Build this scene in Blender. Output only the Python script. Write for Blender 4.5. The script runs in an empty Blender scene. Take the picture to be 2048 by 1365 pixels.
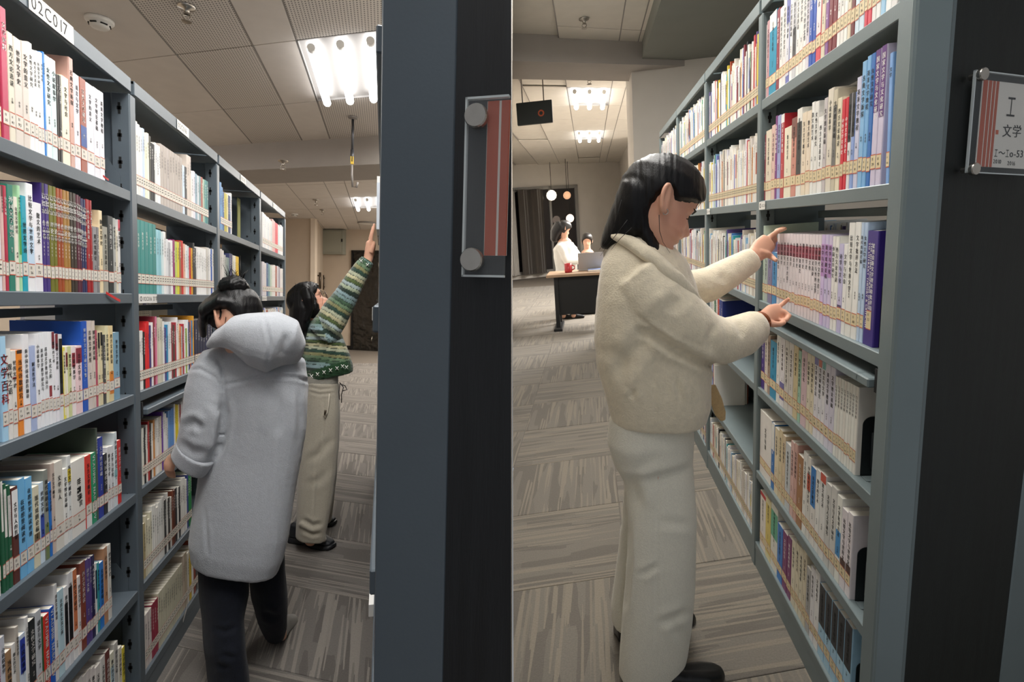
import bpy, bmesh, math, random
import numpy as np
from mathutils import Matrix, Vector
random.seed(3)
SC = bpy.context.scene
COL = SC.collection
# ---------------------------------------------------------------- camera, world, exposure
F, CX, CY, HC = 1100.0, 1024.0, 682.5, 1.45      # focal length in pixels of the 2048 frame, camera height
def ray(x, y): return np.array([(x - CX) / F, -(y - CY) / F, -1.0])
def unit(v): v = np.asarray(v, float); return v / np.linalg.norm(v)
def frame(v1, v3):
    Y = unit(ray(*v1)); D = ray(*v3); D = unit(D - Y * D.dot(Y)); Z = -D
    return np.array([np.cross(Y, Z), Y, Z])
FA = frame((768, 597), (571, 597 + 14800))        # the grey-coat aisle: its own axes seen from the camera
FB = frame((1178, 450), (1440, 6300))             # the cream-coat aisle
CAMP = np.array([0, 0, HC])
cam = bpy.data.cameras.new('camera'); cam.sensor_width = 36; cam.lens = F / 2048 * 36
cam.clip_start = 0.02; cam.clip_end = 200
camo = bpy.data.objects.new('camera', cam); COL.objects.link(camo)
camo.matrix_world = Matrix.Translation(CAMP) @ Matrix(FA.tolist()).to_4x4()
SC.camera = camo
world = bpy.data.worlds.new('world'); SC.world = world; world.use_nodes = True
world.node_tree.nodes['Background'].inputs[0].default_value = (0.92, 0.95, 1.0, 1)
world.node_tree.nodes['Background'].inputs[1].default_value = 0.28
SC.view_settings.view_transform = 'Standard'; SC.view_settings.look = 'None'
SC.view_settings.gamma = 1; SC.view_settings.use_curve_mapping = False
SC.view_settings.exposure = 0.28
SC.cycles.max_bounces = 6; SC.cycles.use_denoising = True
TUBE_A, TUBE_B = 6.0, 7.0                       # strength of the ceiling tubes in the two aisles
TUBE_COL_A, TUBE_COL_B = (1.0, 0.985, 0.97, 1), (1.0, 0.985, 0.95, 1)

# ---------------------------------------------------------------- the two places
class Place:
    def __init__(s, fr):
        s.fr = fr; s.R = FA @ fr.T
    def w(s, p): return (np.asarray(p, float) - CAMP) @ s.R.T + CAMP
    def d(s, v): return np.asarray(v, float) @ s.R.T
    def M(s, base=(0, 0, 0)):
        m = Matrix(s.R.tolist()).to_4x4(); m.translation = Vector(s.w(base)); return m
    def r(s, x, y): return s.fr @ ray(x, y)
    def onx(s, x, y, X): r = s.r(x, y); return r * X / r[0] + CAMP
    def ony(s, x, y, Y): r = s.r(x, y); return r * Y / r[1] + CAMP
    def onz(s, x, y, Z): r = s.r(x, y); return r * (Z - HC) / r[2] + CAMP
    def px(s, p):
        c = s.fr.T @ (np.asarray(p, float) - CAMP); return CX + F * c[0] / -c[2], CY - F * c[1] / -c[2]
    def y_at(s, px, X, Z):                         # where the line X, Z of a shelf edge passes a column of the photo
        a = s.fr.T @ np.array([X, 0, Z - HC]); b = s.fr.T @ np.array([0, 1.0, 0]); u = (px - CX) / F
        return -(a[0] + u * a[2]) / (b[0] + u * b[2])
A, B = Place(FA), Place(FB)

def area(name, place, p, size, power, col, aim=(0, 0, -1)):   # added fill light, standing in for unseen ceiling rows
    l = bpy.data.lights.new(name, 'AREA'); l.shape = 'RECTANGLE'; l.size, l.size_y = size; l.energy = power; l.color = col
    o = bpy.data.objects.new(name, l); COL.objects.link(o); d = unit(place.d(aim))
    o.matrix_world = Matrix.Translation(place.w(p)) @ Vector(-d).to_track_quat('Z', 'Y').to_matrix().to_4x4()
    return o
# ---------------------------------------------------------------- fill lights added out of view to brighten both aisles
area('fill_light_a', A, (-.15, 1.6, 3.2), (.7, 2.4), 42, (1, .985, .97))
area('fill_light_b', A, (-2.6, 3.6, 3.2), (.6, 5.0), 60, (1, .97, .93))
area('fill_light_d', A, (.42, 5.2, 3.2), (.6, 4.0), 60, (1, .97, .93))
area('fill_light_e', A, (1.15, 11.0, 3.2), (.8, 5.0), 230, (1, .94, .86))  # hidden by the end panel, added to lift the far wall
area('fill_light_c', B, (.05, 1.7, 3.15), (.6, 2.4), 58, (1, .975, .93))
area('fill_light_g', B, (.1, 4.0, 3.15), (.5, 1.5), 50, (1, .975, .93))
area('fill_light_f', B, (2.3, 10.5, 3.15), (1.0, 4.0), 640, (1, .97, .93))  # hidden by the pillar, added to lift the back wall
# ---------------------------------------------------------------- helpers
def lin(h):
    if not isinstance(h, str): return tuple(h[:3])
    h = h.lstrip('#')
    if len(h) == 3: h = ''.join(c * 2 for c in h)
    o = []
    for i in (0, 2, 4):
        c = int(h[i:i + 2], 16) / 255
        o.append(c / 12.92 if c <= .04045 else ((c + .055) / 1.055) ** 2.4)
    return tuple(o)
class MB:
    def __init__(s): s.v = []; s.f = []; s.m = []; s.c = []; s.uv = {}; s.cur = (1, 1, 1); s.mi = 0; s.smooth = False
    def add(s, vs, fs):
        n = len(s.v); s.v.extend(map(tuple, vs)); s.f.extend([tuple(i + n for i in f) for f in fs])
        s.m.extend([s.mi] * len(fs)); s.c.extend([s.cur] * len(fs)); return n
    def box(s, lo, hi):
        x0, y0, z0 = lo; x1, y1, z1 = hi
        if x0 > x1: x0, x1 = x1, x0
        if y0 > y1: y0, y1 = y1, y0
        if z0 > z1: z0, z1 = z1, z0
        s.add([(x0, y0, z0), (x1, y0, z0), (x1, y1, z0), (x0, y1, z0), (x0, y0, z1), (x1, y0, z1), (x1, y1, z1), (x0, y1, z1)],
              [(3, 2, 1, 0), (4, 5, 6, 7), (0, 1, 5, 4), (1, 2, 6, 5), (2, 3, 7, 6), (3, 0, 4, 7)])
    def hexa(s, c, a, b, d):                       # parallelepiped: corner and three edge vectors
        c, a, b, d = map(lambda q: np.asarray(q, float), (c, a, b, d))
        if np.dot(np.cross(a, b), d) < 0: a, b = b, a
        s.add([c, c + a, c + a + b, c + b, c + d, c + a + d, c + a + b + d, c + b + d],
              [(3, 2, 1, 0), (4, 5, 6, 7), (0, 1, 5, 4), (1, 2, 6, 5), (2, 3, 7, 6), (3, 0, 4, 7)])
    def prism(s, poly, d):                         # flat polygon (3-D points) pushed along d
        p = [np.asarray(q, float) for q in poly]; d = np.asarray(d, float); k = len(p)
        nrm = sum((np.cross(p[i] - p[0], p[(i + 1) % k] - p[0]) for i in range(1, k - 1)), np.zeros(3))
        if nrm.dot(d) < 0: p = p[::-1]
        s.add(p + [q + d for q in p], [tuple(range(k))[::-1], tuple(range(k, 2 * k))] + [(i, (i + 1) % k, (i + 1) % k + k, i + k) for i in range(k)])
    def tube(s, pts, r, n=8, cap=True):
        pts = [np.asarray(p, float) for p in pts]; rs = r if hasattr(r, '__len__') else [r] * len(pts)
        up = np.array([0, 0, 1.0]); t0 = unit(pts[1] - pts[0])
        if abs(t0.dot(up)) > .9: up = np.array([1.0, 0, 0])
        base = len(s.v); vs = []; fs = []
        for i, p in enumerate(pts):
            t = unit(pts[min(i + 1, len(pts) - 1)] - pts[max(i - 1, 0)])
            a = unit(np.cross(t, up)); b = np.cross(a, t); up = b
            for k in range(n):
                an = 2 * math.pi * k / n; vs.append(p + rs[i] * (math.cos(an) * a + math.sin(an) * b))
        for i in range(len(pts) - 1):
            for k in range(n):
                fs.append((i * n + k, i * n + (k + 1) % n, (i + 1) * n + (k + 1) % n, (i + 1) * n + k))
        if cap:
            fs.append(tuple(range(n))[::-1]); fs.append(tuple(range((len(pts) - 1) * n, len(pts) * n)))
        s.add(vs, fs)
    def lathe(s, c, ax, prof, n=20):               # prof: (radius, height along ax)
        c = np.asarray(c, float); ax = unit(ax); h = np.array([1.0, 0, 0]) if abs(ax[0]) < .8 else np.array([0, 1.0, 0])
        a = unit(np.cross(ax, h)); b = np.cross(ax, a); vs = []; fs = []
        for r, z in prof:
            for k in range(n):
                an = 2 * math.pi * k / n; vs.append(c + ax * z + max(r, 1e-5) * (math.cos(an) * a + math.sin(an) * b))
        for i in range(len(prof) - 1):
            for k in range(n): fs.append((i * n + k, i * n + (k + 1) % n, (i + 1) * n + (k + 1) % n, (i + 1) * n + k))
        s.add(vs, fs)
    def mesh(s, name, mats, base=None, bevel=0, col=False):
        me = bpy.data.meshes.new(name)
        v = np.array(s.v, float).reshape(-1, 3)
        if base is not None: v = v - np.asarray(base, float)
        me.from_pydata(v.tolist(), [], s.f)
        for m in (mats if isinstance(mats, (list, tuple)) else [mats]): me.materials.append(m)
        if any(s.m): me.polygons.foreach_set('material_index', s.m)
        if col:
            at = me.color_attributes.new('Col', 'FLOAT_COLOR', 'CORNER'); arr = []
            for f, c in zip(s.f, s.c): arr.extend((c[0], c[1], c[2], 1.0) * len(f))
            at.data.foreach_set('color', arr)
        if bevel:
            bm = bmesh.new(); bm.from_mesh(me)
            bmesh.ops.bevel(bm, geom=[e for e in bm.edges], offset=bevel, segments=1, affect='EDGES', clamp_overlap=True)
            bm.to_mesh(me); bm.free()
        if s.smooth: me.polygons.foreach_set('use_smooth', [True] * len(me.polygons))
        me.update(); return me
BASE = {}
def props(o, label=None, cat=None, group=None, kind=None):
    for k, v in (('label', label), ('category', cat), ('group', group), ('kind', kind)):
        if v: o[k] = v
    return o
def thing(name, place, base, label=None, cat=None, group=None, kind=None):
    o = bpy.data.objects.new(name, None); COL.objects.link(o); o.empty_display_size = .1
    o.matrix_world = place.M(base); BASE[o.name] = np.asarray(base, float)
    return props(o, label, cat, group, kind)
def part(name, mb, mat, parent, bevel=0, label=None, col=False, kind=None, base=None):
    b = BASE[parent.name] if base is None else base
    o = bpy.data.objects.new(name, mb.mesh(name, mat, b, bevel, col) if isinstance(mb, MB) else mb)
    COL.objects.link(o); o.parent = parent; BASE[o.name] = b
    return props(o, label, kind=kind)
def solo(name, mb, mat, place, base, label=None, cat=None, group=None, kind=None, bevel=0, col=False):
    o = bpy.data.objects.new(name, mb.mesh(name, mat, base, bevel, col)); COL.objects.link(o)
    o.matrix_world = place.M(base); BASE[o.name] = np.asarray(base, float)
    return props(o, label, cat, group, kind)

# ---------------------------------------------------------------- materials
def mat(name, col=(.5, .5, .5), rough=.5, metal=0, emit=0, spec=.5, trans=0, alpha=1, sheen=0):
    m = bpy.data.materials.new(name); m.use_nodes = True; b = m.node_tree.nodes['Principled BSDF']
    b.inputs['Base Color'].default_value = (*lin(col), 1); b.inputs['Roughness'].default_value = rough
    b.inputs['Metallic'].default_value = metal; b.inputs['Specular IOR Level'].default_value = spec
    if emit: b.inputs['Emission Color'].default_value = (*lin(col), 1); b.inputs['Emission Strength'].default_value = emit
    if trans: b.inputs['Transmission Weight'].default_value = trans
    if sheen: b.inputs['Sheen Weight'].default_value = sheen
    b.inputs['Alpha'].default_value = alpha
    return m
def nd(m, t, **kw):
    n = m.node_tree.nodes.new(t)
    for k, v in kw.items():
        if k in n.inputs: n.inputs[k].default_value = v
        else: setattr(n, k, v)
    return n
def ln(m, a, b): m.node_tree.links.new(a, b)
def bsdf(m): return m.node_tree.nodes['Principled BSDF']
def noise_tint(m, scale=8, amt=.12, bump=0, bscale=60, stretch=(1, 1, 1), coord='Object'):
    tc = nd(m, 'ShaderNodeTexCoord'); mp = nd(m, 'ShaderNodeMapping'); mp.inputs['Scale'].default_value = stretch
    ln(m, tc.outputs[coord], mp.inputs[0])
    nz = nd(m, 'ShaderNodeTexNoise'); nz.inputs['Scale'].default_value = scale; nz.inputs['Detail'].default_value = 4
    ln(m, mp.outputs[0], nz.inputs['Vector'])
    base = bsdf(m).inputs['Base Color'].default_value[:]
    mx = nd(m, 'ShaderNodeMix', data_type='RGBA'); mr = nd(m, 'ShaderNodeMapRange')
    mr.inputs[1].default_value = .3; mr.inputs[2].default_value = .7
    ln(m, nz.outputs[0], mr.inputs[0]); ln(m, mr.outputs[0], mx.inputs[0])
    mx.inputs[6].default_value = (*[c * (1 - amt) for c in base[:3]], 1); mx.inputs[7].default_value = (*[min(1, c * (1 + amt)) for c in base[:3]], 1)
    ln(m, mx.outputs[2], bsdf(m).inputs['Base Color'])
    if bump:
        n2 = nd(m, 'ShaderNodeTexNoise'); n2.inputs['Scale'].default_value = bscale; n2.inputs['Detail'].default_value = 3
        ln(m, mp.outputs[0], n2.inputs['Vector'])
        bp = nd(m, 'ShaderNodeBump'); bp.inputs['Strength'].default_value = bump; bp.inputs['Distance'].default_value = .004
        ln(m, n2.outputs[0], bp.inputs['Height']); ln(m, bp.outputs[0], bsdf(m).inputs['Normal'])
    return m
M = {}
M['steel_a'] = noise_tint(mat('painted steel', '5b656d', .42, .15), 5, .05, .03, 250)
M['steel_b'] = noise_tint(mat('painted steel greenish', '707c7e', .42, .1), 5, .05, .03, 250)
M['slot'] = mat('slot dark', '08090a', .8)
M['laminate'] = noise_tint(mat('black wood laminate', '141619', .5, 0), 6, .35, .08, 40, (14, 14, .7))
M['laminate_b'] = noise_tint(mat('dark green grey laminate', '0f1513', .55, 0), 6, .35, .08, 40, (14, 14, .7))
M['wall'] = noise_tint(mat('cream wall paint', 'cbbcaa', .8), 3, .03, .05, 90)
M['wall_b'] = noise_tint(mat('pale wall paint', 'cfc9c0', .8), 3, .03, .05, 90)
M['tile'] = noise_tint(mat('ceiling tile', 'd9d2cb', .85), 6, .03, .06, 200)
M['tile_b'] = noise_tint(mat('ceiling tile warm', 'dcd6cc', .85), 6, .03, .06, 200)
M['grid'] = mat('ceiling grid metal', '8d8884', .5)
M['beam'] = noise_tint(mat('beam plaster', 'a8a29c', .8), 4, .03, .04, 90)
M['soffit'] = noise_tint(mat('shade-grey soffit', '83857f', .8), 4, .03, .04, 90)  # darker paint carries the lack of light above the shelves
M['black'] = mat('black plastic', '121314', .45)
M['ink'] = mat('black print', '1b1b1d', .6); M['whiteink'] = mat('white print', 'f2f0ec', .6)
M['gold'] = mat('gold print', 'b08a3c', .5); M['redink'] = mat('red print', 'b0302c', .6)
M['paper'] = noise_tint(mat('book pages', 'eee9dd', .8), 30, .05, .1, 60, (1, 40, 1))
M['label'] = mat('spine label paper', 'dccaa2', .55); M['label_a'] = mat('spine label white', 'd9d3c8', .55); M['labelred'] = mat('label red rule', 'c4604a', .6)
M['chrome'] = noise_tint(mat('brushed steel cap', 'b9b4ac', .3, 1.0), 40, .1)
M['tray'] = mat('lamp tray louvre', 'a9a6a4', .4, .1)
M['white'] = mat('white plastic', 'e6e4df', .5)
M['tubeA'] = mat('lit tube', (1, 1, 1), .4); M['tubeB'] = mat('lit tube warm', (1, 1, 1), .4)
for k, c, s in (('tubeA', TUBE_COL_A, TUBE_A), ('tubeB', TUBE_COL_B, TUBE_B)):
    bsdf(M[k]).inputs['Emission Color'].default_value = c; bsdf(M[k]).inputs['Emission Strength'].default_value = s
# cover colour comes from the object, one paint for all covers
m = mat('book cover', (.5, .5, .5), .38); oi = nd(m, 'ShaderNodeObjectInfo')
nz = nd(m, 'ShaderNodeTexNoise'); nz.inputs['Scale'].default_value = 25
mr = nd(m, 'ShaderNodeMapRange'); mr.inputs[3].default_value = .9; mr.inputs[4].default_value = 1.06
tc = nd(m, 'ShaderNodeTexCoord'); ln(m, tc.outputs['Object'], nz.inputs['Vector']); ln(m, nz.outputs[0], mr.inputs[0])
vm = nd(m, 'ShaderNodeVectorMath', operation='SCALE'); ln(m, oi.outputs['Color'], vm.inputs[0]); ln(m, mr.outputs[0], vm.inputs['Scale'])
ln(m, vm.outputs[0], bsdf(m).inputs['Base Color']); M['cover'] = m
m = mat('book mass', (.5, .5, .5), .5); at = nd(m, 'ShaderNodeAttribute'); at.attribute_name = 'Col'
ln(m, at.outputs['Color'], bsdf(m).inputs['Base Color']); M['mass'] = m
# perforated ceiling tile: holes drawn as darker dots on its own uv grid
def perforated(name, col):
    m = mat(name, col, .85); tc = nd(m, 'ShaderNodeTexCoord'); mp = nd(m, 'ShaderNodeMapping'); mp.inputs['Scale'].default_value = (30, 52, 1)
    ln(m, tc.outputs['UV'], mp.inputs[0])
    fr = nd(m, 'ShaderNodeVectorMath', operation='FRACTION'); ln(m, mp.outputs[0], fr.inputs[0])
    ds = nd(m, 'ShaderNodeVectorMath', operation='DISTANCE'); ln(m, fr.outputs[0], ds.inputs[0]); ds.inputs[1].default_value = (.5, .5, 0)
    st = nd(m, 'ShaderNodeMapRange'); st.inputs[1].default_value = .2; st.inputs[2].default_value = .32; ln(m, ds.outputs['Value'], st.inputs[0])
    mx = nd(m, 'ShaderNodeMix', data_type='RGBA'); ln(m, st.outputs[0], mx.inputs[0])
    c = lin(col); mx.inputs[6].default_value = (*[q * .3 for q in c], 1); mx.inputs[7].default_value = (*c, 1)
    ln(m, mx.outputs[2], bsdf(m).inputs['Base Color']); return m
M['perf'] = perforated('perforated ceiling tile', 'd9d2cb')
# carpet tile: striped pile, stripes run along u of its own uv
def carpet(name, c0, c1, c2, along):
    m = mat(name, c0, .95, sheen=.2); tc = nd(m, 'ShaderNodeTexCoord'); oi = nd(m, 'ShaderNodeObjectInfo')
    def stripes(scale, lo, hi, seed):
        mp = nd(m, 'ShaderNodeMapping'); mp.inputs['Scale'].default_value = scale; ln(m, tc.outputs['UV'], mp.inputs[0])
        av = nd(m, 'ShaderNodeVectorMath', operation='MULTIPLY_ADD'); av.inputs[1].default_value = (9.7 + seed,) * 3
        ln(m, oi.outputs['Random'], av.inputs[0]); ln(m, mp.outputs[0], av.inputs[2])
        vo = nd(m, 'ShaderNodeTexVoronoi', voronoi_dimensions='2D', feature='F1', distance='CHEBYCHEV'); vo.inputs['Scale'].default_value = 1
        ln(m, av.outputs[0], vo.inputs['Vector'])
        mr = nd(m, 'ShaderNodeMapRange'); mr.inputs[1].default_value = lo; mr.inputs[2].default_value = hi
        sp = nd(m, 'ShaderNodeSeparateColor'); ln(m, vo.outputs['Color'], sp.inputs[0]); ln(m, sp.outputs[0], mr.inputs[0]); return mr
    u = (2.4, 17, 1) if along else (17, 2.4, 1); u2 = (1.6, 64, 1) if along else (64, 1.6, 1)
    a = stripes(u, .55, .6, 0); b = stripes(u2, .70, .74, 3)
    m1 = nd(m, 'ShaderNodeMix', data_type='RGBA'); ln(m, a.outputs[0], m1.inputs[0])
    m1.inputs[6].default_value = (*lin(c0), 1); m1.inputs[7].default_value = (*lin(c1), 1)
    m2 = nd(m, 'ShaderNodeMix', data_type='RGBA'); ln(m, b.outputs[0], m2.inputs[0]); ln(m, m1.outputs[2], m2.inputs[6]); m2.inputs[7].default_value = (*lin(c2), 1)
    nz = nd(m, 'ShaderNodeTexNoise'); nz.inputs['Scale'].default_value = 90; ln(m, tc.outputs['UV'], nz.inputs['Vector'])
    mr = nd(m, 'ShaderNodeMapRange'); mr.inputs[3].default_value = .8; mr.inputs[4].default_value = 1.2; ln(m, nz.outputs[0], mr.inputs[0])
    vm = nd(m, 'ShaderNodeVectorMath', operation='SCALE'); ln(m, m2.outputs[2], vm.inputs[0]); ln(m, mr.outputs[0], vm.inputs['Scale'])
    ln(m, vm.outputs[0], bsdf(m).inputs['Base Color'])
    bp = nd(m, 'ShaderNodeBump'); bp.inputs['Strength'].default_value = .4; bp.inputs['Distance'].default_value = .003
    ln(m, nz.outputs[0], bp.inputs['Height']); ln(m, bp.outputs[0], bsdf(m).inputs['Normal']); return m
M['carpA'] = [carpet('carpet grey brown %d' % k, '645f5a', '55504b', '7d776f', k) for k in (0, 1)]
M['carpB'] = [carpet('carpet taupe %d' % k, '6d675e', '605a52', '7b7366', k) for k in (0, 1)]
# glyphs: Blender's own font, every character converted once
GL = {}
def glyph(ch):
    if ch not in GL:
        c = bpy.data.curves.new('g', 'FONT'); c.body = ch; c.resolution_u = 2
        o = bpy.data.objects.new('g', c); COL.objects.link(o)
        me = bpy.data.meshes.new_from_object(o.evaluated_get(bpy.context.evaluated_depsgraph_get()))
        v = np.zeros(len(me.vertices) * 3); me.vertices.foreach_get('co', v); v = v.reshape(-1, 3)[:, :2]
        f = [tuple(p.vertices) for p in me.polygons]
        adv = (v[:, 0].max() + .08) if len(v) else .35
        GL[ch] = (v, f, adv); bpy.data.objects.remove(o); bpy.data.curves.remove(c); bpy.data.meshes.remove(me)
    return GL[ch]
def write(mb, s, o, right, up, size, vertical=False, gap=1.08, bold=0):
    o = np.asarray(o, float); right = np.asarray(right, float); up = np.asarray(up, float); x = y = 0.0
    for ch in s:
        v, f, adv = glyph(ch)
        if ch == ' ': x += .35 if not vertical else 0; y -= .5 if vertical else 0; continue
        for k in range(2 if bold else 1):
            off = bold * k
            mb.add([o + right * ((q[0] + x + off) * size) + up * ((q[1] + y) * size) for q in v], f)
        if vertical: y -= gap
        else: x += adv * gap
    return x * size, y * size
# ================================================================ the shell of both places
SK = 1.27                                          # ceiling lattice measured at 1.45 m above the lens, lifted to 1.84 m
CZ = HC + 1.45 * SK
def tri_uv(me, uvs):
    lay = me.uv_layers.new(name='UVMap'); lay.data.foreach_set('uv', [c for u in uvs for c in u])
def slab_mesh(name, a, b, thick, inset, m):        # one tile: parallelogram a x b, small bevelled rim, uv 0..1 on its visible face
    a = np.array([*a, 0.0]); b = np.array([*b, 0.0]); la, lb = np.linalg.norm(a), np.linalg.norm(b)
    ia, ib = inset / la, inset / lb; g = .0015
    def ring(e, z): return [a * (ia + e / la) + b * (ib + e / lb) + [0, 0, z], a * (1 - ia - e / la) + b * (ib + e / lb) + [0, 0, z],
                            a * (1 - ia - e / la) + b * (1 - ib - e / lb) + [0, 0, z], a * (ia + e / la) + b * (1 - ib - e / lb) + [0, 0, z]]
    s = 1 if thick > 0 else -1
    v = ring(0, 0) + ring(0, thick - s * g) + ring(2 * g, thick)
    f = [(0, 1, 5, 4), (1, 2, 6, 5), (2, 3, 7, 6), (3, 0, 4, 7), (4, 5, 9, 8), (5, 6, 10, 9), (6, 7, 11, 10), (7, 4, 8, 11), (8, 9, 10, 11)]
    me = bpy.data.meshes.new(name); me.from_pydata([tuple(q) for q in v], [], f if s > 0 else [q[::-1] for q in f]); me.materials.append(m)
    lay = me.uv_layers.new(name='UVMap'); A2 = np.array([a[:2], b[:2]]).T; inv = np.linalg.inv(A2)
    co = np.zeros(len(me.loops), int); me.loops.foreach_get('vertex_index', co)
    lay.data.foreach_set('uv', [c for i in co for c in inv @ v[i][:2]]); return me
def clip_poly(poly, keep):                         # keep(p) >= 0 half-plane clip of a 2-D polygon
    out = []
    for i, p in enumerate(poly):
        q = poly[(i + 1) % len(poly)]; kp, kq = keep(p), keep(q)
        if kp >= 0: out.append(p)
        if (kp >= 0) != (kq >= 0): out.append(p + (q - p) * (kp / (kp - kq)))
    return out
def cut_tile(name, poly, org, a, b, thick, m):      # a tile cut to fit along a wall, uv as on the whole tile
    c = sum(poly) / len(poly); g = .003; k = len(poly)
    v = [(*(p - org), 0) for p in poly] + [(*(p - org), thick - .0015) for p in poly] + [(*(p + unit(c - p) * g - org), thick) for p in poly]
    f = [(i, (i + 1) % k, (i + 1) % k + k, i + k) for i in range(k)] + [(i + k, (i + 1) % k + k, (i + 1) % k + 2 * k, i + 2 * k) for i in range(k)] + [tuple(range(2 * k, 3 * k))]
    me = bpy.data.meshes.new(name); me.from_pydata([tuple(map(float, q)) for q in v], [], f); me.materials.append(m)
    lay = me.uv_layers.new(name='UVMap'); inv = np.linalg.inv(np.array([a, b]).T); co = np.zeros(len(me.loops), int); me.loops.foreach_get('vertex_index', co)
    lay.data.foreach_set('uv', [q for i in co for q in inv @ np.array(v[i][:2])]); return me
def carpet_tiles(parent, place, a, b, origin, cells, keeps, mats, inset=.0015):
    a = np.asarray(a, float); b = np.asarray(b, float); cache = {}
    for i, j in cells:
        o2 = np.asarray(origin) + a * i + b * j; la, lb = np.linalg.norm(a), np.linalg.norm(b); ia, ib = inset / la, inset / lb
        poly = [o2 + a * ia + b * ib, o2 + a * (1 - ia) + b * ib, o2 + a * (1 - ia) + b * (1 - ib), o2 + a * ia + b * (1 - ib)]
        n0 = [min(k(p) for p in poly) for k in keeps]; pk = poly; k2 = (i + j) % 2
        if min(n0) < 0:
            for kf in keeps: pk = clip_poly(pk, kf) if len(pk) > 2 else []
            if len(pk) < 3: continue
            xs = np.array(pk); ar = abs(sum(xs[q - 1][0] * xs[q][1] - xs[q][0] * xs[q - 1][1] for q in range(len(xs)))) / 2
            if ar < .004: continue
            me = cut_tile('carpet_tile', pk, o2, a, b, .004, mats[k2])
        else:
            if k2 not in cache: cache[k2] = slab_mesh('carpet_tile', a, b, .004, inset, mats[k2])
            me = cache[k2]
        o = bpy.data.objects.new('carpet_tile', me); COL.objects.link(o); o.parent = parent
        o.location = Vector((*(o2 - BASE[parent.name][:2]), .001 + random.uniform(-.0005, .0005)))
# ---- partition between the two aisles: stands along the sight line, its face on the cream-coat side is painted
dA = unit(A.r(1024, 601)); dA2 = unit(dA[:2])
dB = unit(B.r(1026, 470)); dB2 = unit(dB[:2])
def plane_pts(place, y0, y1):                      # the partition's face: through the lens column x = 1024.5, in that place's own axes
    pass
nw = unit(np.cross(A.r(1024.5, 0), A.r(1024.5, 1365)))   # normal of the partition in the A axes
if nw[0] > 0: nw = -nw                            # points to the grey-coat side
up_ = unit(np.cross(nw, unit(A.r(1024.5, 682)))); up_ = up_ if up_[2] > 0 else -up_
fw = unit(A.r(1024.5, 682.5))
mb = MB()
c0 = CAMP + fw * .70 - up_ * 3.2
mb.hexa(c0 + nw * .002, fw * 22, nw * .035, up_ * 9)
solo('wall_middle', mb, M['wall_b'], A, c0, kind='structure')
def half_plane_x(place, Y, Z):                     # X where the partition crosses (Y, Z) in a place's axes
    n = np.cross(place.r(1024.5, 0), place.r(1024.5, 1365)); return -(n[1] * Y + n[2] * (Z - HC)) / n[0]
# ---- floors
SKA = np.array([1.0, -.53]); cA = np.array([.62, -.33]); bA = np.array([0, .62])
mb = MB(); mb.cur = lin('6f675f')
pts = [(-4.2, -1.5), (half_plane_x(A, .7, 0) - .02 if half_plane_x(A, .7, 0) < 1 else .2, -1.5)]
xr = lambda y: half_plane_x(A, y, 0.0)
mb.prism([(-4.2, -1.2, -.02), (xr(.75), -1.2, -.02), (xr(.75), .75, -.02), (xr(18), 18, -.02), (-4.2, 18, -.02)], (0, 0, .018))
base_m = noise_tint(mat('carpet backing', '6f675e', .95), 60, .2)
fl = solo('floor', mb, base_m, A, (0, 0, 0), kind='structure')
def side(place, sgn, off): 
    n = np.cross(place.r(1024.5, 0), place.r(1024.5, 1365)); n = n / np.linalg.norm(n[:2])
    g = lambda p: n[0] * p[0] + n[1] * p[1] + n[2] * (0 - HC)
    s0 = 1 if g(np.array([-5.0 if sgn < 0 else 5.0, 3.0])) > 0 else -1
    return lambda p: s0 * g(p) - off
carpet_tiles(fl, A, cA, bA, (.065, .08), [(i, j) for i in range(-5, 4) for j in range(-2, 22)],
             [side(A, -1, .045), lambda p: p[0] + 1.9, lambda p: p[1] - .5, lambda p: 12.5 - p[1], lambda p: (W1[1] - .02) - p[1] if False else 1.0], M['carpA'])
vB = B.r(10176, -223); vB = vB[:2] / vB[0]         # the direction the carpet seams take across the cream-coat aisle
cB = vB * .62; bB = np.array([0, .62])
mb = MB(); xl = lambda y: half_plane_x(B, y, 0.0)
mb.prism([(xl(.75) + .01, .75, -.02), (4.0, .75, -.02), (4.0, 19, -.02), (xl(19) + .01, 19, -.02)], (0, 0, .018))
flb = solo('floor', mb, base_m, B, (0, 0, 0), kind='structure')
carpet_tiles(flb, B, cB, bB, (.09, .86), [(i, j) for i in range(-8, 5) for j in range(-4, 28)],
             [side(B, 1, .004), lambda p: p[1] - .8, lambda p: 14 - p[1], lambda p: 1.6 - p[0] - (.92 if 2.2 < p[1] < 5 else 0)], M['carpB'])
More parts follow.
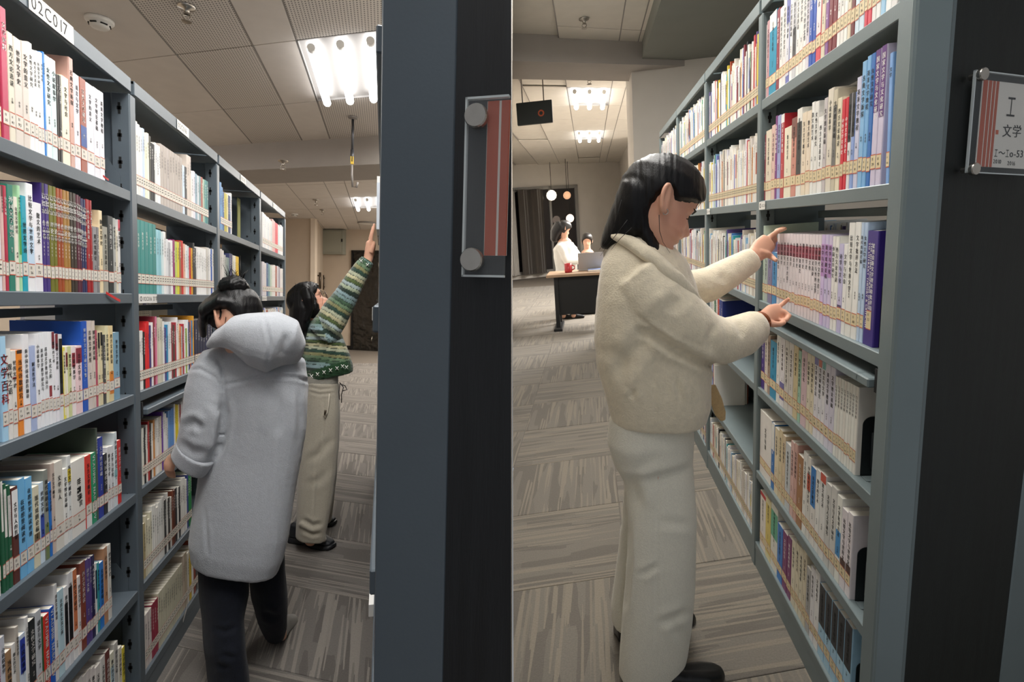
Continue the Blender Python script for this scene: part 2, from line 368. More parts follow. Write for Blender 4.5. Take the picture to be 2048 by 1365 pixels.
# ---- ceilings. lattice of long lines (X) and skewed cross lines
SLP = -.56
def ceiling(place, z, xr_at, y0, y1, lines, crossref, pitch, wide_cell, slope, perf_cells, skip, tm, name='ceiling', pm='perf', xmin=-4.2):
    mb = MB(); far = y1
    mb.prism([(xmin, y0, z + .03), (xr_at(y0), y0, z + .03), (xr_at(far), far, z + .03), (xmin, far, z + .03)] if place is A else
             [(xr_at(y0), y0, z + .03), (4.2, y0, z + .03), (4.2, far, z + .03), (xr_at(far), far, z + .03)], (0, 0, .03))
    c = solo(name, mb, tm, place, (0, 0, z), kind='structure')
    cache = {}
    for li in range(len(lines) - 1):
        xa, xb = lines[li], lines[li + 1]; w = xb - xa
        for j in range(-8, 16):
            yy = crossref(j)
            if yy is None: continue
            y_ = yy + slope * xa
            h = pitch(j)
            if y_ < y0 or y_ > y1 or skip(li, j): continue
            if place is A and xb > xr_at(max(y_, .8)) - .02: continue
            if place is B and xa < xr_at(max(y_, .8)) + .02: continue
            pf = perf_cells(li, j); key = (round(w, 3), round(h, 3), pf)
            if key not in cache: cache[key] = slab_mesh('ceiling_tile', (w, slope * w), (0, h), -.012, .006, M[pm] if pf else tm)
            o = bpy.data.objects.new('ceiling_tile', cache[key]); COL.objects.link(o); o.parent = c
            o.location = Vector((xa, y_, .03 - .012 + random.uniform(-.001, .001)))
    mb = MB()                                      # the exposed grid bars between the tiles
    for x in lines: mb.box((x - .005, y0, z + .006), (x + .005, y1, z + .028))
    o = part('grid_bar', mb, M['grid'], c)
    return c
LA = [q * SK for q in (-2.76, -2.26, -1.76, -1.262, -.767, -.508, -.008, .49)]
def crA(j):
    y = (3.88 + j * 1.005) * SK + .56 * (-1.257) * SK  # value of Y at X = 0 for cross line j; slope applied per line
    return y if j < 2 or j >= 3 else None
def perfA(li, j): return li in (3, 5) and j < 2 and not (li == 5 and j == 0)
BEAMY = (5.887 - .56 * 1.278) * SK                  # beam front at X = 0
ceilA = ceiling(A, CZ, lambda y: half_plane_x(A, y, CZ), -1.0, 18.0, LA, crA, lambda j: 1.005 * SK, None, SLP, perfA,
        lambda li, j: (li == 5 and j in (0, 5, -5)) , M['tile'])
mb = MB()                                           # downstand beam crossing the aisle
mb.hexa((-4.2, BEAMY - .56 * -4.2, CZ - .31), (5.0, -2.8, 0), (0, .85, 0), (0, 0, .345))
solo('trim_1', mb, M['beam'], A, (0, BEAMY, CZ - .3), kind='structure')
# ceiling light fittings (recessed trays with three bare tubes)
def troffer(place, xs, y0, dy, slope, z, tube, label, group, n=3, wtube=.07, depth=.02):
    x0, x1 = xs; w = x1 - x0; base = ((x0 + x1) / 2, y0 + slope * (x0 + x1) / 2 + dy / 2, z)
    t = thing('ceiling_light', place, base, label, 'ceiling light', group)
    e = np.array([1, slope, 0]); yv = np.array([0, dy, 0]); o = np.array([x0, y0 + slope * x0, z])
    mb = MB(); mb.hexa(o + [0, 0, .012], e * w, yv, (0, 0, .012))
    for a in (0.0, w - .012): mb.hexa(o + e * a + [0, 0, -.004], e * .012, yv, (0, 0, .02))
    for a in (0.0, dy - .012): mb.hexa(o + np.array([0, a, -.004]), e * w, (0, .012, 0), (0, 0, .02))
    part('tray', mb, M['tray'], t)
    for k in range(n):
        xc = w * (k + .5) / n * 1.0
        c = o + e * (xc) + [0, 0, -.05]
        mb = MB(); mb.smooth = True
        p0 = c + yv * .06; p1 = c + yv * .94
        mb.tube([p0, p1], wtube / 2, 12); tb = part('tube', mb, tube, t)
        for p, q in ((p0, p0 - yv * .035), (p1, p1 + yv * .035)): mb = MB(); mb.tube([p, q], wtube * .42, 10); part('tube_cap', mb, M['white'], tb)
    return t
jx = (-.508 * SK, -.008 * SK)
crz = lambda j: (3.88 + j * 1.005) * SK + .56 * (-1.257) * SK
troffer(A, jx, crz(0), 1.005 * SK, SLP, CZ + .01, M['tubeA'], 'three bright tubes in a ceiling tray before the beam, above the grey-coat aisle', 'three-tube ceiling lights')
troffer(A, jx, crz(5), 1.005 * SK, SLP, CZ + .01, M['tubeA'], 'smaller-looking three-tube ceiling light beyond the beam, above the reaching woman', 'three-tube ceiling lights')
troffer(A, jx, crz(-5), 1.005 * SK, SLP, CZ + .01, M['tubeA'], 'three-tube ceiling light over the near end of the grey-coat aisle', 'three-tube ceiling lights')
troffer(A, (LA[0], LA[1]), crz(0), 1.005 * SK, SLP, CZ + .01, M['tubeA'], 'three-tube ceiling light behind the long bookcase of the grey-coat aisle', 'three-tube ceiling lights')
for j in (5, 7):  # extra fittings added out of sight to light the far end
    troffer(A, (.3 * SK, .8 * SK), crz(j), 1.005 * SK, SLP, CZ - .006, M['tubeA'], 'added three-tube light hidden behind the near end panel, %s of that row' % ('first', 'second')[(5, 7).index(j)], 'three-tube ceiling lights')
# far end of the grey-coat aisle: stepped wall
def wall_seg(place, p, q, th, z0, z1, nm, m):
    p = np.array([*p, z0]); q = np.array([*q, z0]); d = q - p; n = unit(np.cross(d, (0, 0, 1))) * th
    mb = MB(); mb.hexa(p, d, n, (0, 0, z1 - z0)); return solo(nm, mb, m, place, p, kind='structure')
W0 = A.onz(574, 438, CZ); W1 = A.onz(630, 438, CZ); W2 = A.onz(647, 460, CZ); W3 = A.onz(751, 460, CZ)
d01 = unit((W1 - W0)[:2]); d23 = unit((W3 - W2)[:2])
wall_seg(A, W1[:2] - d01 * 3.2, W1[:2], -.1, -.02, CZ + .05, 'wall_far', M['wall'])
wall_seg(A, W1[:2], W2[:2], -.1, -.02, CZ + .05, 'wall_far_return', M['wall'])
wall_seg(A, W2[:2] - d23 * .2, W2[:2] + d23 * 4.2, -.1, -.02, CZ + .05, 'wall_far_recess', M['wall'])
wall_seg(A, (-4.2, -1.2), (-4.2, 16.5), -.1, -.02, CZ + .05, 'wall_side', M['wall'])
skirt = mat('black skirting', '1d1c1b', .5)
for p, q, nm in ((W1[:2] - d01 * 3.2, W1[:2], 'baseboard_far'), (W1[:2], W2[:2], 'baseboard_return'), (W2[:2], W2[:2] + d23 * 4.2, 'baseboard_recess')):
    n2 = np.array([(q - p)[1], -(q - p)[0]]) / np.linalg.norm(q - p) * .012
    wall_seg(A, p + n2, q + n2, .012, 0, .11, nm, skirt)
def on_wall(place, px, py, p, d):                   # point of a vertical wall (p, direction d) seen at a pixel
    n = np.array([d[1], -d[0], 0]); r = place.r(px, py); return CAMP + r * ((n[:2] @ (p - CAMP[:2])) / (n @ r))
def wall_box(place, name, pxa, pxb, p, d, out, m, label, cat, bevel=.004):
    a = on_wall(place, *pxa, p, d); b = on_wall(place, *pxb, p, d); dd = np.array([*(d), 0]); L = (b - a) @ dd
    n3 = np.array([d[1], -d[0], 0]); mbx = MB(); o = np.array([*a[:2], b[2]])
    mbx.hexa(o + n3 * .001, dd * L, n3 * out, (0, 0, a[2] - b[2])); return mbx, o, dd, L, a[2] - b[2], n3
# wall cabinet in the recess
mbx, o, dd, L, H, n3 = wall_box(A, 'x', (648, 461), (692, 510), W2[:2], d23, .16, None, '', '')
t = thing('wall_cabinet', A, o, 'grey green metal wall cabinet high up at the far end of the aisle', 'cabinet')
part('body', mbx, mat('cabinet grey green', '9c9d90', .5), t, .006)
mb = MB(); mb.hexa(o + n3 * .162 + dd * L * .06 + [0, 0, H * .08], dd * L * .86, n3 * .015, (0, 0, H * .86)); dr = part('door', mb, mat('cabinet door', 'a3a497', .45), t, .004)
mb = MB(); mb.hexa(o + n3 * .178 + dd * L * .95 + [0, 0, H * .5], dd * .03, n3 * .02, (0, 0, .08)); part('latch', mb, M['black'], dr)
# glossy dark door in the recess
mbx, o, dd, L, H, n3 = wall_box(A, 'x', (705, 505), (770, 696), W2[:2], d23, .03, None, '', '')
o = np.array([o[0], o[1], 0.0]); H = on_wall(A, 705, 505, W2[:2], d23)[2]
t = thing('door_1', A, o, kind='structure')
foil = mat('crinkled dark film', '3a3835', .22, .6); tcn = nd(foil, 'ShaderNodeTexCoord'); nzf = nd(foil, 'ShaderNodeTexNoise'); nzf.inputs['Scale'].default_value = 3.5; nzf.inputs['Detail'].default_value = 2
bpf = nd(foil, 'ShaderNodeBump'); bpf.inputs['Strength'].default_value = 1; bpf.inputs['Distance'].default_value = .12
ln(foil, tcn.outputs['Object'], nzf.inputs['Vector']); ln(foil, nzf.outputs[0], bpf.inputs['Height']); ln(foil, bpf.outputs[0], bsdf(foil).inputs['Normal'])
mb = MB(); mb.hexa(o + n3 * .012, dd * 1.1, n3 * .03, (0, 0, H)); part('door_leaf', mb, foil, t)
mb = MB()
for q, s in ((o, dd * .05), (o + dd * 1.1, dd * .05)): mb.hexa(q + n3 * .01, s, n3 * .06, (0, 0, H + .05))
mb.hexa(o + n3 * .01 + [0, 0, H], dd * 1.15, n3 * .06, (0, 0, .05)); part('door_frame', mb, M['black'], t)
mb = MB(); mb.smooth = True; hp = on_wall(A, 746, 685, W2[:2], d23); mb.tube([hp + n3 * .05 + [0, 0, -.0], hp + n3 * .09 + [0, 0, .08], hp + n3 * .05 + [0, 0, .17]], .015, 8); part('door_handle', mb, M['chrome'], t)
# two dark pull bars on the return wall
d12 = unit((W2 - W1)[:2]); brz = mat('dark bronze bar', '4a3f33', .35, .5)
for k, (xa, ya, yb) in enumerate(((635, 545, 578), (648.5, 551, 580))):
    pw, dw = ((W1[:2], d12) if k == 0 else (W2[:2], d23))
    a = on_wall(A, xa, ya, pw, dw); b = on_wall(A, xa, yb, pw, dw); n3b = np.array([dw[1], -dw[0], 0])
    t = thing('pull_bar', A, b, ('dark bronze pull bar on the corner wall, the one nearer the bookcase', 'dark bronze pull bar on the recessed wall beside the corner')[k], 'handle', 'dark bronze pull bars')
    mb = MB(); mb.smooth = True; mb.tube([b + n3b * .06, (a + b) / 2 + n3b * .06, a + n3b * .06], [.03, .035, .03], 10); part('bar', mb, brz, t)
    mb = MB(); mb.tube([(a * .8 + b * .2) + n3b * .0, (a * .8 + b * .2) + n3b * .06], .02, 8); mb.tube([(b * .8 + a * .2), (b * .8 + a * .2) + n3b * .06], .02, 8); part('bracket', mb, brz, t)
# ceiling fittings, grey-coat aisle
def detector(place, px, py, z, r, label, dark=True, up=0):
    p = place.onz(px, py, z); t = thing('smoke_detector', place, p, label, 'smoke detector', 'smoke detectors')
    mb = MB(); mb.smooth = True; mb.lathe(p, (0, 0, -1), [(0, -.004), (r, -.004), (r, .012), (r * .92, .02), (r * .72, .024), (r * .68, .045), (r * .55, .055), (0, .056)], 24); part('body', mb, M['white'], t)
    mb = MB()
    for k in range(6):
        an = k * math.pi / 3 + .3; c = p + np.array([math.cos(an), math.sin(an), 0]) * r * .655 + [0, 0, -.04]; e = np.array([-math.sin(an), math.cos(an), 0])
        mb.hexa(c - e * r * .24, e * r * .48, np.array([math.cos(an), math.sin(an), 0]) * .008, (0, 0, .008))
    part('slot', mb, M['slot'], t)
detector(A, 199, 40, CZ, .085, 'round white smoke detector on the ceiling above the near bookcase bay')
detector(A, 589, 428, CZ, .08, 'small round smoke detector on the ceiling near the far wall')
def sprinkler(place, px, py, z, label, s=1.0):
    p = place.onz(px, py, z); t = thing('sprinkler', place, p, label, 'sprinkler', 'ceiling sprinklers')
    mb = MB(); mb.smooth = True; mb.lathe(p, (0, 0, -1), [(.036 * s, -.002), (.034 * s, .006 * s), (.012 * s, .012 * s), (.010 * s, .03 * s), (.012 * s, .034 * s)], 14); part('escutcheon', mb, M['chrome'], t)
    mb = MB()
    for sg in (-1, 1): mb.tube([p + np.array([sg * .012, 0, -.03]) * s, p + np.array([sg * .016, 0, -.045]) * s, p + np.array([0, 0, -.06]) * s], .0025 * s, 6)
    part('frame', mb, M['chrome'], t)
    mb = MB(); mb.lathe(p, (0, 0, -1), [(0, .058 * s), (.02 * s, .06 * s), (.02 * s, .063 * s), (0, .064 * s)], 12); part('deflector', mb, M['chrome'], t)
sprinkler(A, 373, 14, CZ, 'sprinkler head on a perforated tile above the grey-coat aisle', 1.5)
sprinkler(A, 566, 322, CZ - .31 + .001, 'sprinkler head under the dropped beam of the grey-coat aisle', 1.6)
sprinkler(A, 632, 400, CZ, 'sprinkler head beyond the beam, nearest of two past it', 1.7)
sprinkler(A, 645, 420, CZ, 'sprinkler head beyond the beam, farther of two past it', 1.7)
p = A.onz(735, 446, CZ); t = thing('ceiling_downlight', A, p, 'round flush ceiling disc near the far wall, above the raised hand', 'ceiling light')
mb = MB(); mb.smooth = True; mb.lathe(p, (0, 0, -1), [(.24, -.002), (.24, .02), (.22, .03)], 24); part('rim', mb, M['grid'], t)
mb = MB(); mb.lathe(p, (0, 0, -1), [(.22, .028), (0, .03)], 24); part('diffuser', mb, M['white'], t)
# hanging rod with a yellow tag
p = A.onz(706, 235, CZ); t = thing('hanging_rod', A, p, 'dark conduit rod hanging from the ceiling before the beam', 'rod')
q = A.ony(703, 378, p[1]); mb = MB(); mb.smooth = True; mb.tube([p, p + (q - p) * .45], .013, 8); mb.tube([p + (q - p) * .45, p + (q - p) * .62], .018, 8); part('rod', mb, mat('rod grey', '55565a', .4, .6), t)
mb = MB(); mb.lathe(p, (0, 0, -1), [(.05, -.002), (.045, .012), (.012, .02)], 16); part('ceiling_plate', mb, M['grid'], t)
mb = MB(); c = p + (q - p) * .6; mb.box(c - np.array([.016, .016, .04]), c + np.array([.016, .016, .04])); part('tag', mb, mat('yellow tag', 'd8b53a', .5), t, .003)
mb = MB(); mb.smooth = True; mb.tube([p + (q - p) * .6, p + (q - p) * .8, p + (q - p) * .97 + [.01, 0, 0], p + (q - p) * 1.0 + [.05, 0, .02], p + (q - p) * .9 + [.06, 0, 0]], .011, 8); part('hook', mb, M['grid'], t)

# ---------------------------------------------------------------- cream-coat place
LB = [q * SK for q in (-2.6, -2.1, -1.6, -1.1, -.62, -.17, .31, .47)]
crB = lambda j: (4.63 + j * .93) * SK - .1
vc = B.r(4200, 340); SLB = vc[1] / vc[0]
ceilB = ceiling(B, CZ, lambda y: half_plane_x(B, y, CZ), .8, 19.0, LB + [q * SK for q in (.95, 1.45, 1.95, 2.45)], crB, lambda j: .93 * SK, None, SLB,
        lambda li, j: False, lambda li, j: (li == 5 and j in (2, 5, -3, 8)), M['tile_b'], xmin=-4)
mb = MB(); yb = B.onz(1150, 84, CZ)[1]                # beam across
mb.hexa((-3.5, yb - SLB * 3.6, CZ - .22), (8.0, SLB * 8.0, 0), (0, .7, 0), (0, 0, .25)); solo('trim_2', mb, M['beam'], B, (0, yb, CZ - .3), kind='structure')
for j, lab in ((2, 'three blurred tubes in a ceiling tray above the far desk, the nearer light'), (5, 'three-tube ceiling light near the far wall of the cream-coat aisle'), (-3, 'three-tube ceiling light above the woman in the cream coat'),):
    troffer(B, (-.17 * SK, .31 * SK), crB(j), .93 * SK, SLB, CZ + .01, M['tubeB'], lab, 'three-tube ceiling lights of the reading area')
troffer(B, (-.17 * SK, .31 * SK), crB(-5), .93 * SK, SLB, CZ + .01, M['tubeB'], 'three-tube ceiling light at the near end of the cream-coat aisle', 'three-tube ceiling lights of the reading area')
# shade-grey soffit over the bookcase, weaker light put into its colour; white pillar behind it
sx = .50 * SK
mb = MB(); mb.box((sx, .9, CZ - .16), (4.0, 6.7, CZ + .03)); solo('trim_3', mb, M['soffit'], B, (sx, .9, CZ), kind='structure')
PB = B.onz(1265, 105, CZ)
pil = (B.ony(1266, 250, 6.7)[0], 6.7)
mb = MB(); mb.box((pil[0], 6.7, -.02), (4.0, 7.6, CZ + .03)); solo('wall_pillar', mb, M['wall_b'], B, (pil[0], 6.7, 0), kind='structure')
FY = 17.6
dBw = unit(np.array([1.0, SLB])); wp = np.array([0, FY])
wall_seg(B, wp - dBw * 5, wp + dBw * 1.15, -.1, -.02, CZ + .05, 'wall_back', M['wall_b'])
wall_seg(B, wp + dBw * 1.15, (wp + dBw * 1.15) + np.array([0, -5.0]), -.1, -.02, CZ + .05, 'wall_back_return', M['wall_b'])
wall_seg(B, (4.0, 0.8), (4.0, 19), .1, -.02, CZ + .05, 'wall_shelf_side', M['wall_b'])
# ================================================================ bookcases
UA = [.196, 1.141, 2.086, 3.031, 3.976, 4.921]      # far edges of the uprights
UB = [2.22, 3.165, 4.11, 5.055]
ZA = [1.771, 1.441, 1.108, .772, .434, .10]         # shelf tops
ZB = [1.835, 1.489, 1.125, .784, .435, .119]
XA, XB = -.80, .62
def keyhole(mb, o, ax, up, w, h, n3):               # slot outline as a shallow dark plate: bar with a wider middle
    mb.hexa(o - ax * w * .28 - up * h / 2, ax * w * .56, up * h, n3); mb.hexa(o - ax * w / 2 - up * h * .12, ax * w, up * h * .3, n3)
def bookcase(place, X0, s, ys, zs, top, label, steel, y_first, name='bookcase', depth=.23, gaps=(), back_open=(2,), tray_bays=()):
    t = thing(name, place, (X0, ys[0], 0), label, 'bookcase', 'metal library bookcases')
    FX = lambda u: X0 + s * u
    n = len(ys)
    for k, yf in enumerate(ys):
        mb = MB(); mb.box((FX(0), yf - .044, 0), (FX(.055), yf, top - .05)); u = part('upright', mb, steel, t, .004)
        mb = MB(); mb.box((FX(.05), yf - .03, 0), (FX(depth), yf - .014, top - .05)); part('side_panel', mb, steel, u, .001)
        if k > 0 or True:
            mb = MB()
            z = .16
            while z < top - .1:
                keyhole(mb, np.array([FX(.03), yf - .0442, z]), np.array([1.0, 0, 0]), np.array([0, 0, 1.0]), .013, .036, np.array([0, -.0006, 0])); z += .085
            part('slot', mb, M['slot'], u, kind='stuff')
    spans = [(ys[k] - .0, ys[k + 1] - .044) for k in range(n - 1)]
    if y_first is not None: spans = [(y_first, ys[0] - .044)] + spans
    for b, (ya, yb) in enumerate(spans):
        for r, z in enumerate(zs):
            th = .033
            nb = .06 if (y_first is not None and b == 0) else 0
            mb = MB()                                # folded steel shelf: tray plate and front lip
            if nb:
                mb.prism([(FX(.03), ya + .012, z - .006), (FX(depth), ya + nb, z - .006), (FX(depth), yb - .001, z - .006), (FX(.03), yb - .001, z - .006)], (0, 0, .006)); mb.box((FX(.002), ya + .001, z - th), (FX(.03), yb - .001, z))
            else: mb.prism([(FX(.002), ya + .001, z), (FX(depth), ya + .001, z), (FX(depth), ya + .001, z - .006), (FX(.03), ya + .001, z - .006), (FX(.03), ya + .001, z - th), (FX(.002), ya + .001, z - th)], (0, yb - ya - .002, 0))
            sh = part('shelf', mb, steel, t, .002)
            for yy, d in ((ya + .002, 1), (yb - .002, -1)):   # bracket plates at both ends of the shelf
                if nb and d > 0: continue
                mb = MB(); mb.prism([(FX(.03), yy, z), (FX(depth), yy, z), (FX(depth), yy, z + .1), (FX(.065), yy, z + .1), (FX(.03), yy, z + .045)], (0, .0015 * d, 0))
                part('bracket', mb, steel, sh)
            mb = MB(); mb.lathe((FX(.075), yb - .0045, z + .055), (0, -1, 0), [(0, .002), (.006, .002), (.006, 0)], 10); part('bracket_hole', mb, M['slot'], sh)
            if r not in back_open:
                zt = zs[r - 1] - .03 if r else top - .05
                mb = MB(); mb.box((FX(depth - .004), ya + nb * 1.1, z), (FX(depth), yb, zt)); part('back_panel', mb, steel, t)
            else:
                mb = MB(); mb.box((FX(depth - .03), ya + nb * 1.1, zs[r - 1] - .075), (FX(depth - .02), yb, zs[r - 1] - .05)); part('back_rail', mb, steel, t, .002)
        mb = MB(); mb.box((FX(.004), ya, 0), (FX(.02), yb, zs[-1] - .033)); part('plinth', mb, steel, t, .002)
        mb = MB(); mb.box((FX(-.001), ya - .01, top - .045), (FX(.012), yb + .01, top)); mb.box((FX(.0), ya + (.08 if y_first is not None and b == 0 else -.01), top - .012), (FX(depth), yb + .01, top)); part('top_rail', mb, steel, t, .002)
        if b in tray_bays:
            z = zs[2] - .062
            mb = MB(); mb.box((FX(-.012), ya + .02 + nb * .8, z - .022), (FX(depth - .03), yb - .02, z)); mb.box((FX(-.012), ya + .02, z - .022), (FX(.02), ya + .02 + nb, z)) if nb else 0; part('pull_out_tray', mb, steel, t, .003)
            mb = MB()
            for yy in (ya + .004, yb - .016): mb = MB(); mb.box((FX(.0), yy, z - .03), (FX(.06 if nb and yy < ya + .01 else .2), yy + .012, z + .025)); part('tray_runner', mb, M['slot'], t)
    return t, FX
caseA, FXA = bookcase(A, XA, -1, UA, ZA, 2.13, 'long grey metal bookcase behind the woman in the grey coat', M['steel_a'], None, tray_bays=(2,))
caseB, FXB = bookcase(B, XB, 1, UB, ZB, 2.17, 'grey metal bookcase the woman in the cream coat is searching', M['steel_b'], 1.278, tray_bays=(0,))
def right_dir(place): return np.array([0, 1.0, 0]) if place is A else np.array([0, -1.0, 0])
def tag(parent, place, X, px, Z, w, h, txt, size, logo=False, nm='tag_holder'):
    y = place.y_at(px, X, Z); R = right_dir(place); n = np.array([1.0, 0, 0]) if place is A else np.array([-1.0, 0, 0])
    o = np.array([X, y, Z]); mb = MB(); mb.hexa(o + n * .0006, R * w, n * .0012, (0, 0, h)); tg = part(nm, mb, M['white'], parent)
    mb = MB(); x0 = .006
    if logo: mb.lathe(o + n * .0019 + R * .016 + [0, 0, h / 2], n, [(.008, 0), (.0085, .0003), (.006, .0004), (.0055, 0)], 14); x0 = .034
    write(mb, txt, o + n * .0022 + R * x0 + [0, 0, (h - size * .7) / 2], R, (0, 0, 1), size); part('lettering', mb, M['ink'], tg)
tag(caseA, A, XA + .002, 57, 2.085, .185, .044, '02C017', .043)
tag(caseA, A, XA + .002, 354, 2.088, .13, .038, '02C016', .028)
tag(caseA, A, XA + .002, 481, 2.088, .12, .036, '02C015', .026)
tag(caseA, A, XA + .002, 546, 2.088, .12, .036, '02C014', .026)
tag(caseA, A, XA - .001, 277, 1.409, .15, .03, '02C016 文学', .02, True)
tag(caseA, A, XA - .001, 524, 1.409, .15, .03, '02C014 文学', .02, True)
tag(caseB, B, XB + .001, 1519, 1.458, .07, .028, '02C018', .014, True)
tag(caseB, B, XB + .001, 1414, 1.458, .08, .028, '02C019', .014, True)
# end posts and end panels. the bookcase of the sign: near end of the cream-coat bookcase
dE = B.r(5000, 164); dE = np.array([dE[0], dE[1], 0]) / np.hypot(dE[0], dE[1])
def on_vert(place, px, py, p, d):                   # pixel -> vertical plane through p along d
    n = np.array([d[1], -d[0], 0]); r = place.r(px, py); return CAMP + r * ((n @ (np.asarray(p) - CAMP)) / (n @ r))
mb = MB(); mb.box((XB - .004, 1.212, 0), (XB + .06, 1.278, 2.6)); part('end_post', mb, M['steel_b'], caseB, .004)
pE = np.array([XB - .004, 1.212, 0.0])
def along(place, px, p, d): q = on_vert(place, px, 500, p, d); return (q - p) @ d
e1, e2, e3 = [along(B, x, pE, dE) for x in (1877, 2103, 2165)]
nE = np.array([dE[1], -dE[0], 0]); nE = nE if nE[1] < 0 else -nE
mb = MB(); mb.hexa(pE - nE * .012 + dE * .001, dE * e1, nE * .012, (0, 0, 2.6)); part('end_frame', mb, M['steel_b'], caseB, .003)
mb = MB(); mb.hexa(pE - nE * .012 + dE * e1, dE * (e2 - e1), nE * .009, (0, 0, 2.6)); part('end_panel', mb, M['laminate_b'], caseB)
mb = MB(); mb.hexa(pE - nE * .05 + dE * e2, dE * (e3 - e2), nE * .05, (0, 0, 2.6)); part('end_frame', mb, M['steel_b'], caseB, .003)
def plate(place, o, R, U, n, w, h, label, stripes, texts, caps, dot=None, card=(.1, .9, 1.0)):
    """clear acrylic plate on stand-offs with an orange striped card behind it"""
    t = thing('sign_plate', place, o, label, 'sign')
    acr = mat('clear acrylic', 'e8eef0', .08, alpha=.05, spec=.4); edge = mat('acrylic edge', 'c9d0d0', .25)
    mb = MB(); mb.hexa(o + n * .018, R * w, n * .004, U * h); part('acrylic_sheet', mb, acr, t)
    mb = MB(); e = .0022
    for a, b in ((R * w, U * e), (R * e, U * h)): mb.hexa(o + n * .0175, a, n * .005, b)
    mb.hexa(o + U * (h - e) + n * .0175, R * w, n * .005, U * e); part('polished_edge', mb, edge, t)
    cx0, cy0, cy1 = card[2], card[0], card[1]
    mb = MB(); mb.hexa(o + R * cx0 + U * h * cy0 + n * .0135, R * (w - cx0), n * .001, U * h * (cy1 - cy0)); cd = part('paper_card', mb, mat('sign card', 'd8d4cc', .7), t)
    mb = MB()
    for a, b in stripes: mb.hexa(o + R * a + U * h * cy0 + n * .0146, R * (b - a), n * .0003, U * h * (cy1 - cy0))
    part('orange_stripe', mb, mat('orange print', 'ad4a2a', .65), cd)
    if dot: mb = MB(); mb.hexa(o + R * dot[0] + U * dot[1] + n * .0146, R * dot[2], n * .0003, U * dot[2] * 1.1); part('orange_square', mb, mat('orange dot', 'c0552f', .6), cd)
    mb = MB()
    for s, x, y, sz, sl in texts:
        q = 0.0
        for ch in s:                                # the handwritten I has serifs: drawn as a narrow bar letter
            p_ = o + R * (x + q) + U * (y + q * sl) + n * .0149
            if ch == 'I': write(mb, '工', p_, R * .5, U, sz * .95, bold=.02); q += sz * .55
            else: write(mb, ch, p_, unit(R + U * sl), U, sz, bold=.04); q += sz * (glyph(ch)[2] * 1.02)
    if texts: part('handwriting', mb, M['ink'], cd)
    for x, y in caps:
        mb = MB(); mb.smooth = False; mb.lathe(o + R * x + U * y, n, [(.006, .004), (.006, .022), (.0115, .022), (.012, .024), (.012, .029), (.011, .031), (0, .031)], 24); part('standoff_cap', mb, M['chrome'], t)
    return t
pl = on_vert(B, 1911, 348, pE + nE * .0, dE); Uz = np.array([0, 0, 1.0]); th = math.radians(4.5)
Rp = unit(dE * math.cos(th) - Uz * math.sin(th)); Up = Uz
ptop = on_vert(B, 1929, 146, pE, dE); hB = (ptop - pl) @ Uz; q = on_vert(B, 2041, 250, pE, dE); wB = ((q - pl) @ dE) * 1.12
qx = lambda px, py=250: (on_vert(B, px, py, pE, dE) - pl) @ dE
plate(B, pl, Rp, Up, nE, wB, hB, 'clear acrylic sign plate with orange stripes and handwritten I 文学 on the bookcase end',
      [(qx(1944), qx(1953)), (qx(1955), qx(1961)), (qx(1963), qx(1968)), (qx(1970), qx(1975))],
      [('I', qx(1994), hB * .60, .052, -.05), ('文学', qx(1990), hB * .40, .026, .02), ('I～Io-53', qx(1978), hB * .185, .020, .02), ('2010', qx(1977), hB * .115, .0115, 0), ('2016', qx(2006), hB * .105, .0115, 0)],
      [(.012, hB * .035), (.012, hB * .955)], dot=(qx(1977), hB * .41, .0075), card=(.075, .93, qx(1942)))
# near end of the bookcase on the other side of the grey-coat aisle: post and dark end panel close to the lens
dP = unit(np.array([1, -.53, 0])); nP = np.array([dP[1], -dP[0], 0]); nP = nP if nP[1] < 0 else -nP
ZP = .64
p0 = A.r(755, 597); p0 = CAMP + p0 * (ZP / p0[1]); pP = np.array([p0[0], p0[1], 0])
a1, a2 = [along(A, x, pP, dP) for x in (905, 1021.5)]
caseR = thing('bookcase', A, pP, 'grey metal bookcase seen end-on, dark end panel close to the viewer', 'bookcase', 'metal library bookcases')
mb = MB(); mb.hexa(pP - nP * .045, dP * a1, nP * .045, (0, 0, 2.7)); part('end_frame', mb, M['steel_a'], caseR, .0025)
def side_pt(z): q = pP + dP * 0; n = np.cross(A.r(1022.5, 0), A.r(1022.5, 1365)); return q + dP * (-(n @ (q + [0, 0, z] - CAMP)) / (n @ dP)) + [0, 0, z]
mb = MB(); mb.prism([pP + dP * a1, side_pt(0), side_pt(2.7), pP + dP * a1 + [0, 0, 2.7]], fw * .03); part('end_panel', mb, M['laminate'], caseR)
XR = pP[0] - .006
for k, yf in enumerate((1.7, 2.65, 3.6, 4.5)):
    mb = MB(); mb.box((XR, yf - .044, 0), (XR + .05, yf, 2.1)); part('upright', mb, M['steel_a'], caseR, .004)
mb = MB()
for z in ZA:
    mb = MB(); mb.box((XR, ZP + .05, z - .033), (XR + .135, 4.5, z)); part('shelf', mb, M['steel_a'], caseR, .002)
mb = MB(); mb.box((XR, ZP + .05, 2.08), (XR + .135, 4.5, 2.13)); part('top_rail', mb, M['steel_a'], caseR, .002)
mb = MB(); mb.box((XR + .136, ZP + .2, 0), (XR + .14, 4.5, 2.1)); part('back_panel', mb, M['steel_a'], caseR)
for px, pz in ((750.5, 1.43), (748, .75), (747, .42)):
    mb = MB(); y = 1.25; mb.box((XR - .012, y, pz - .03), (XR, y + .07, pz)); part('tag_holder', mb, M['white'], caseR, .001)
q = on_vert(A, 937, 556, pP, dP); q2 = on_vert(A, 948, 210, pP, dP); hA = (q2 - q)[2]; ax = lambda px: along(A, px, pP, dP) - (q - pP) @ dP
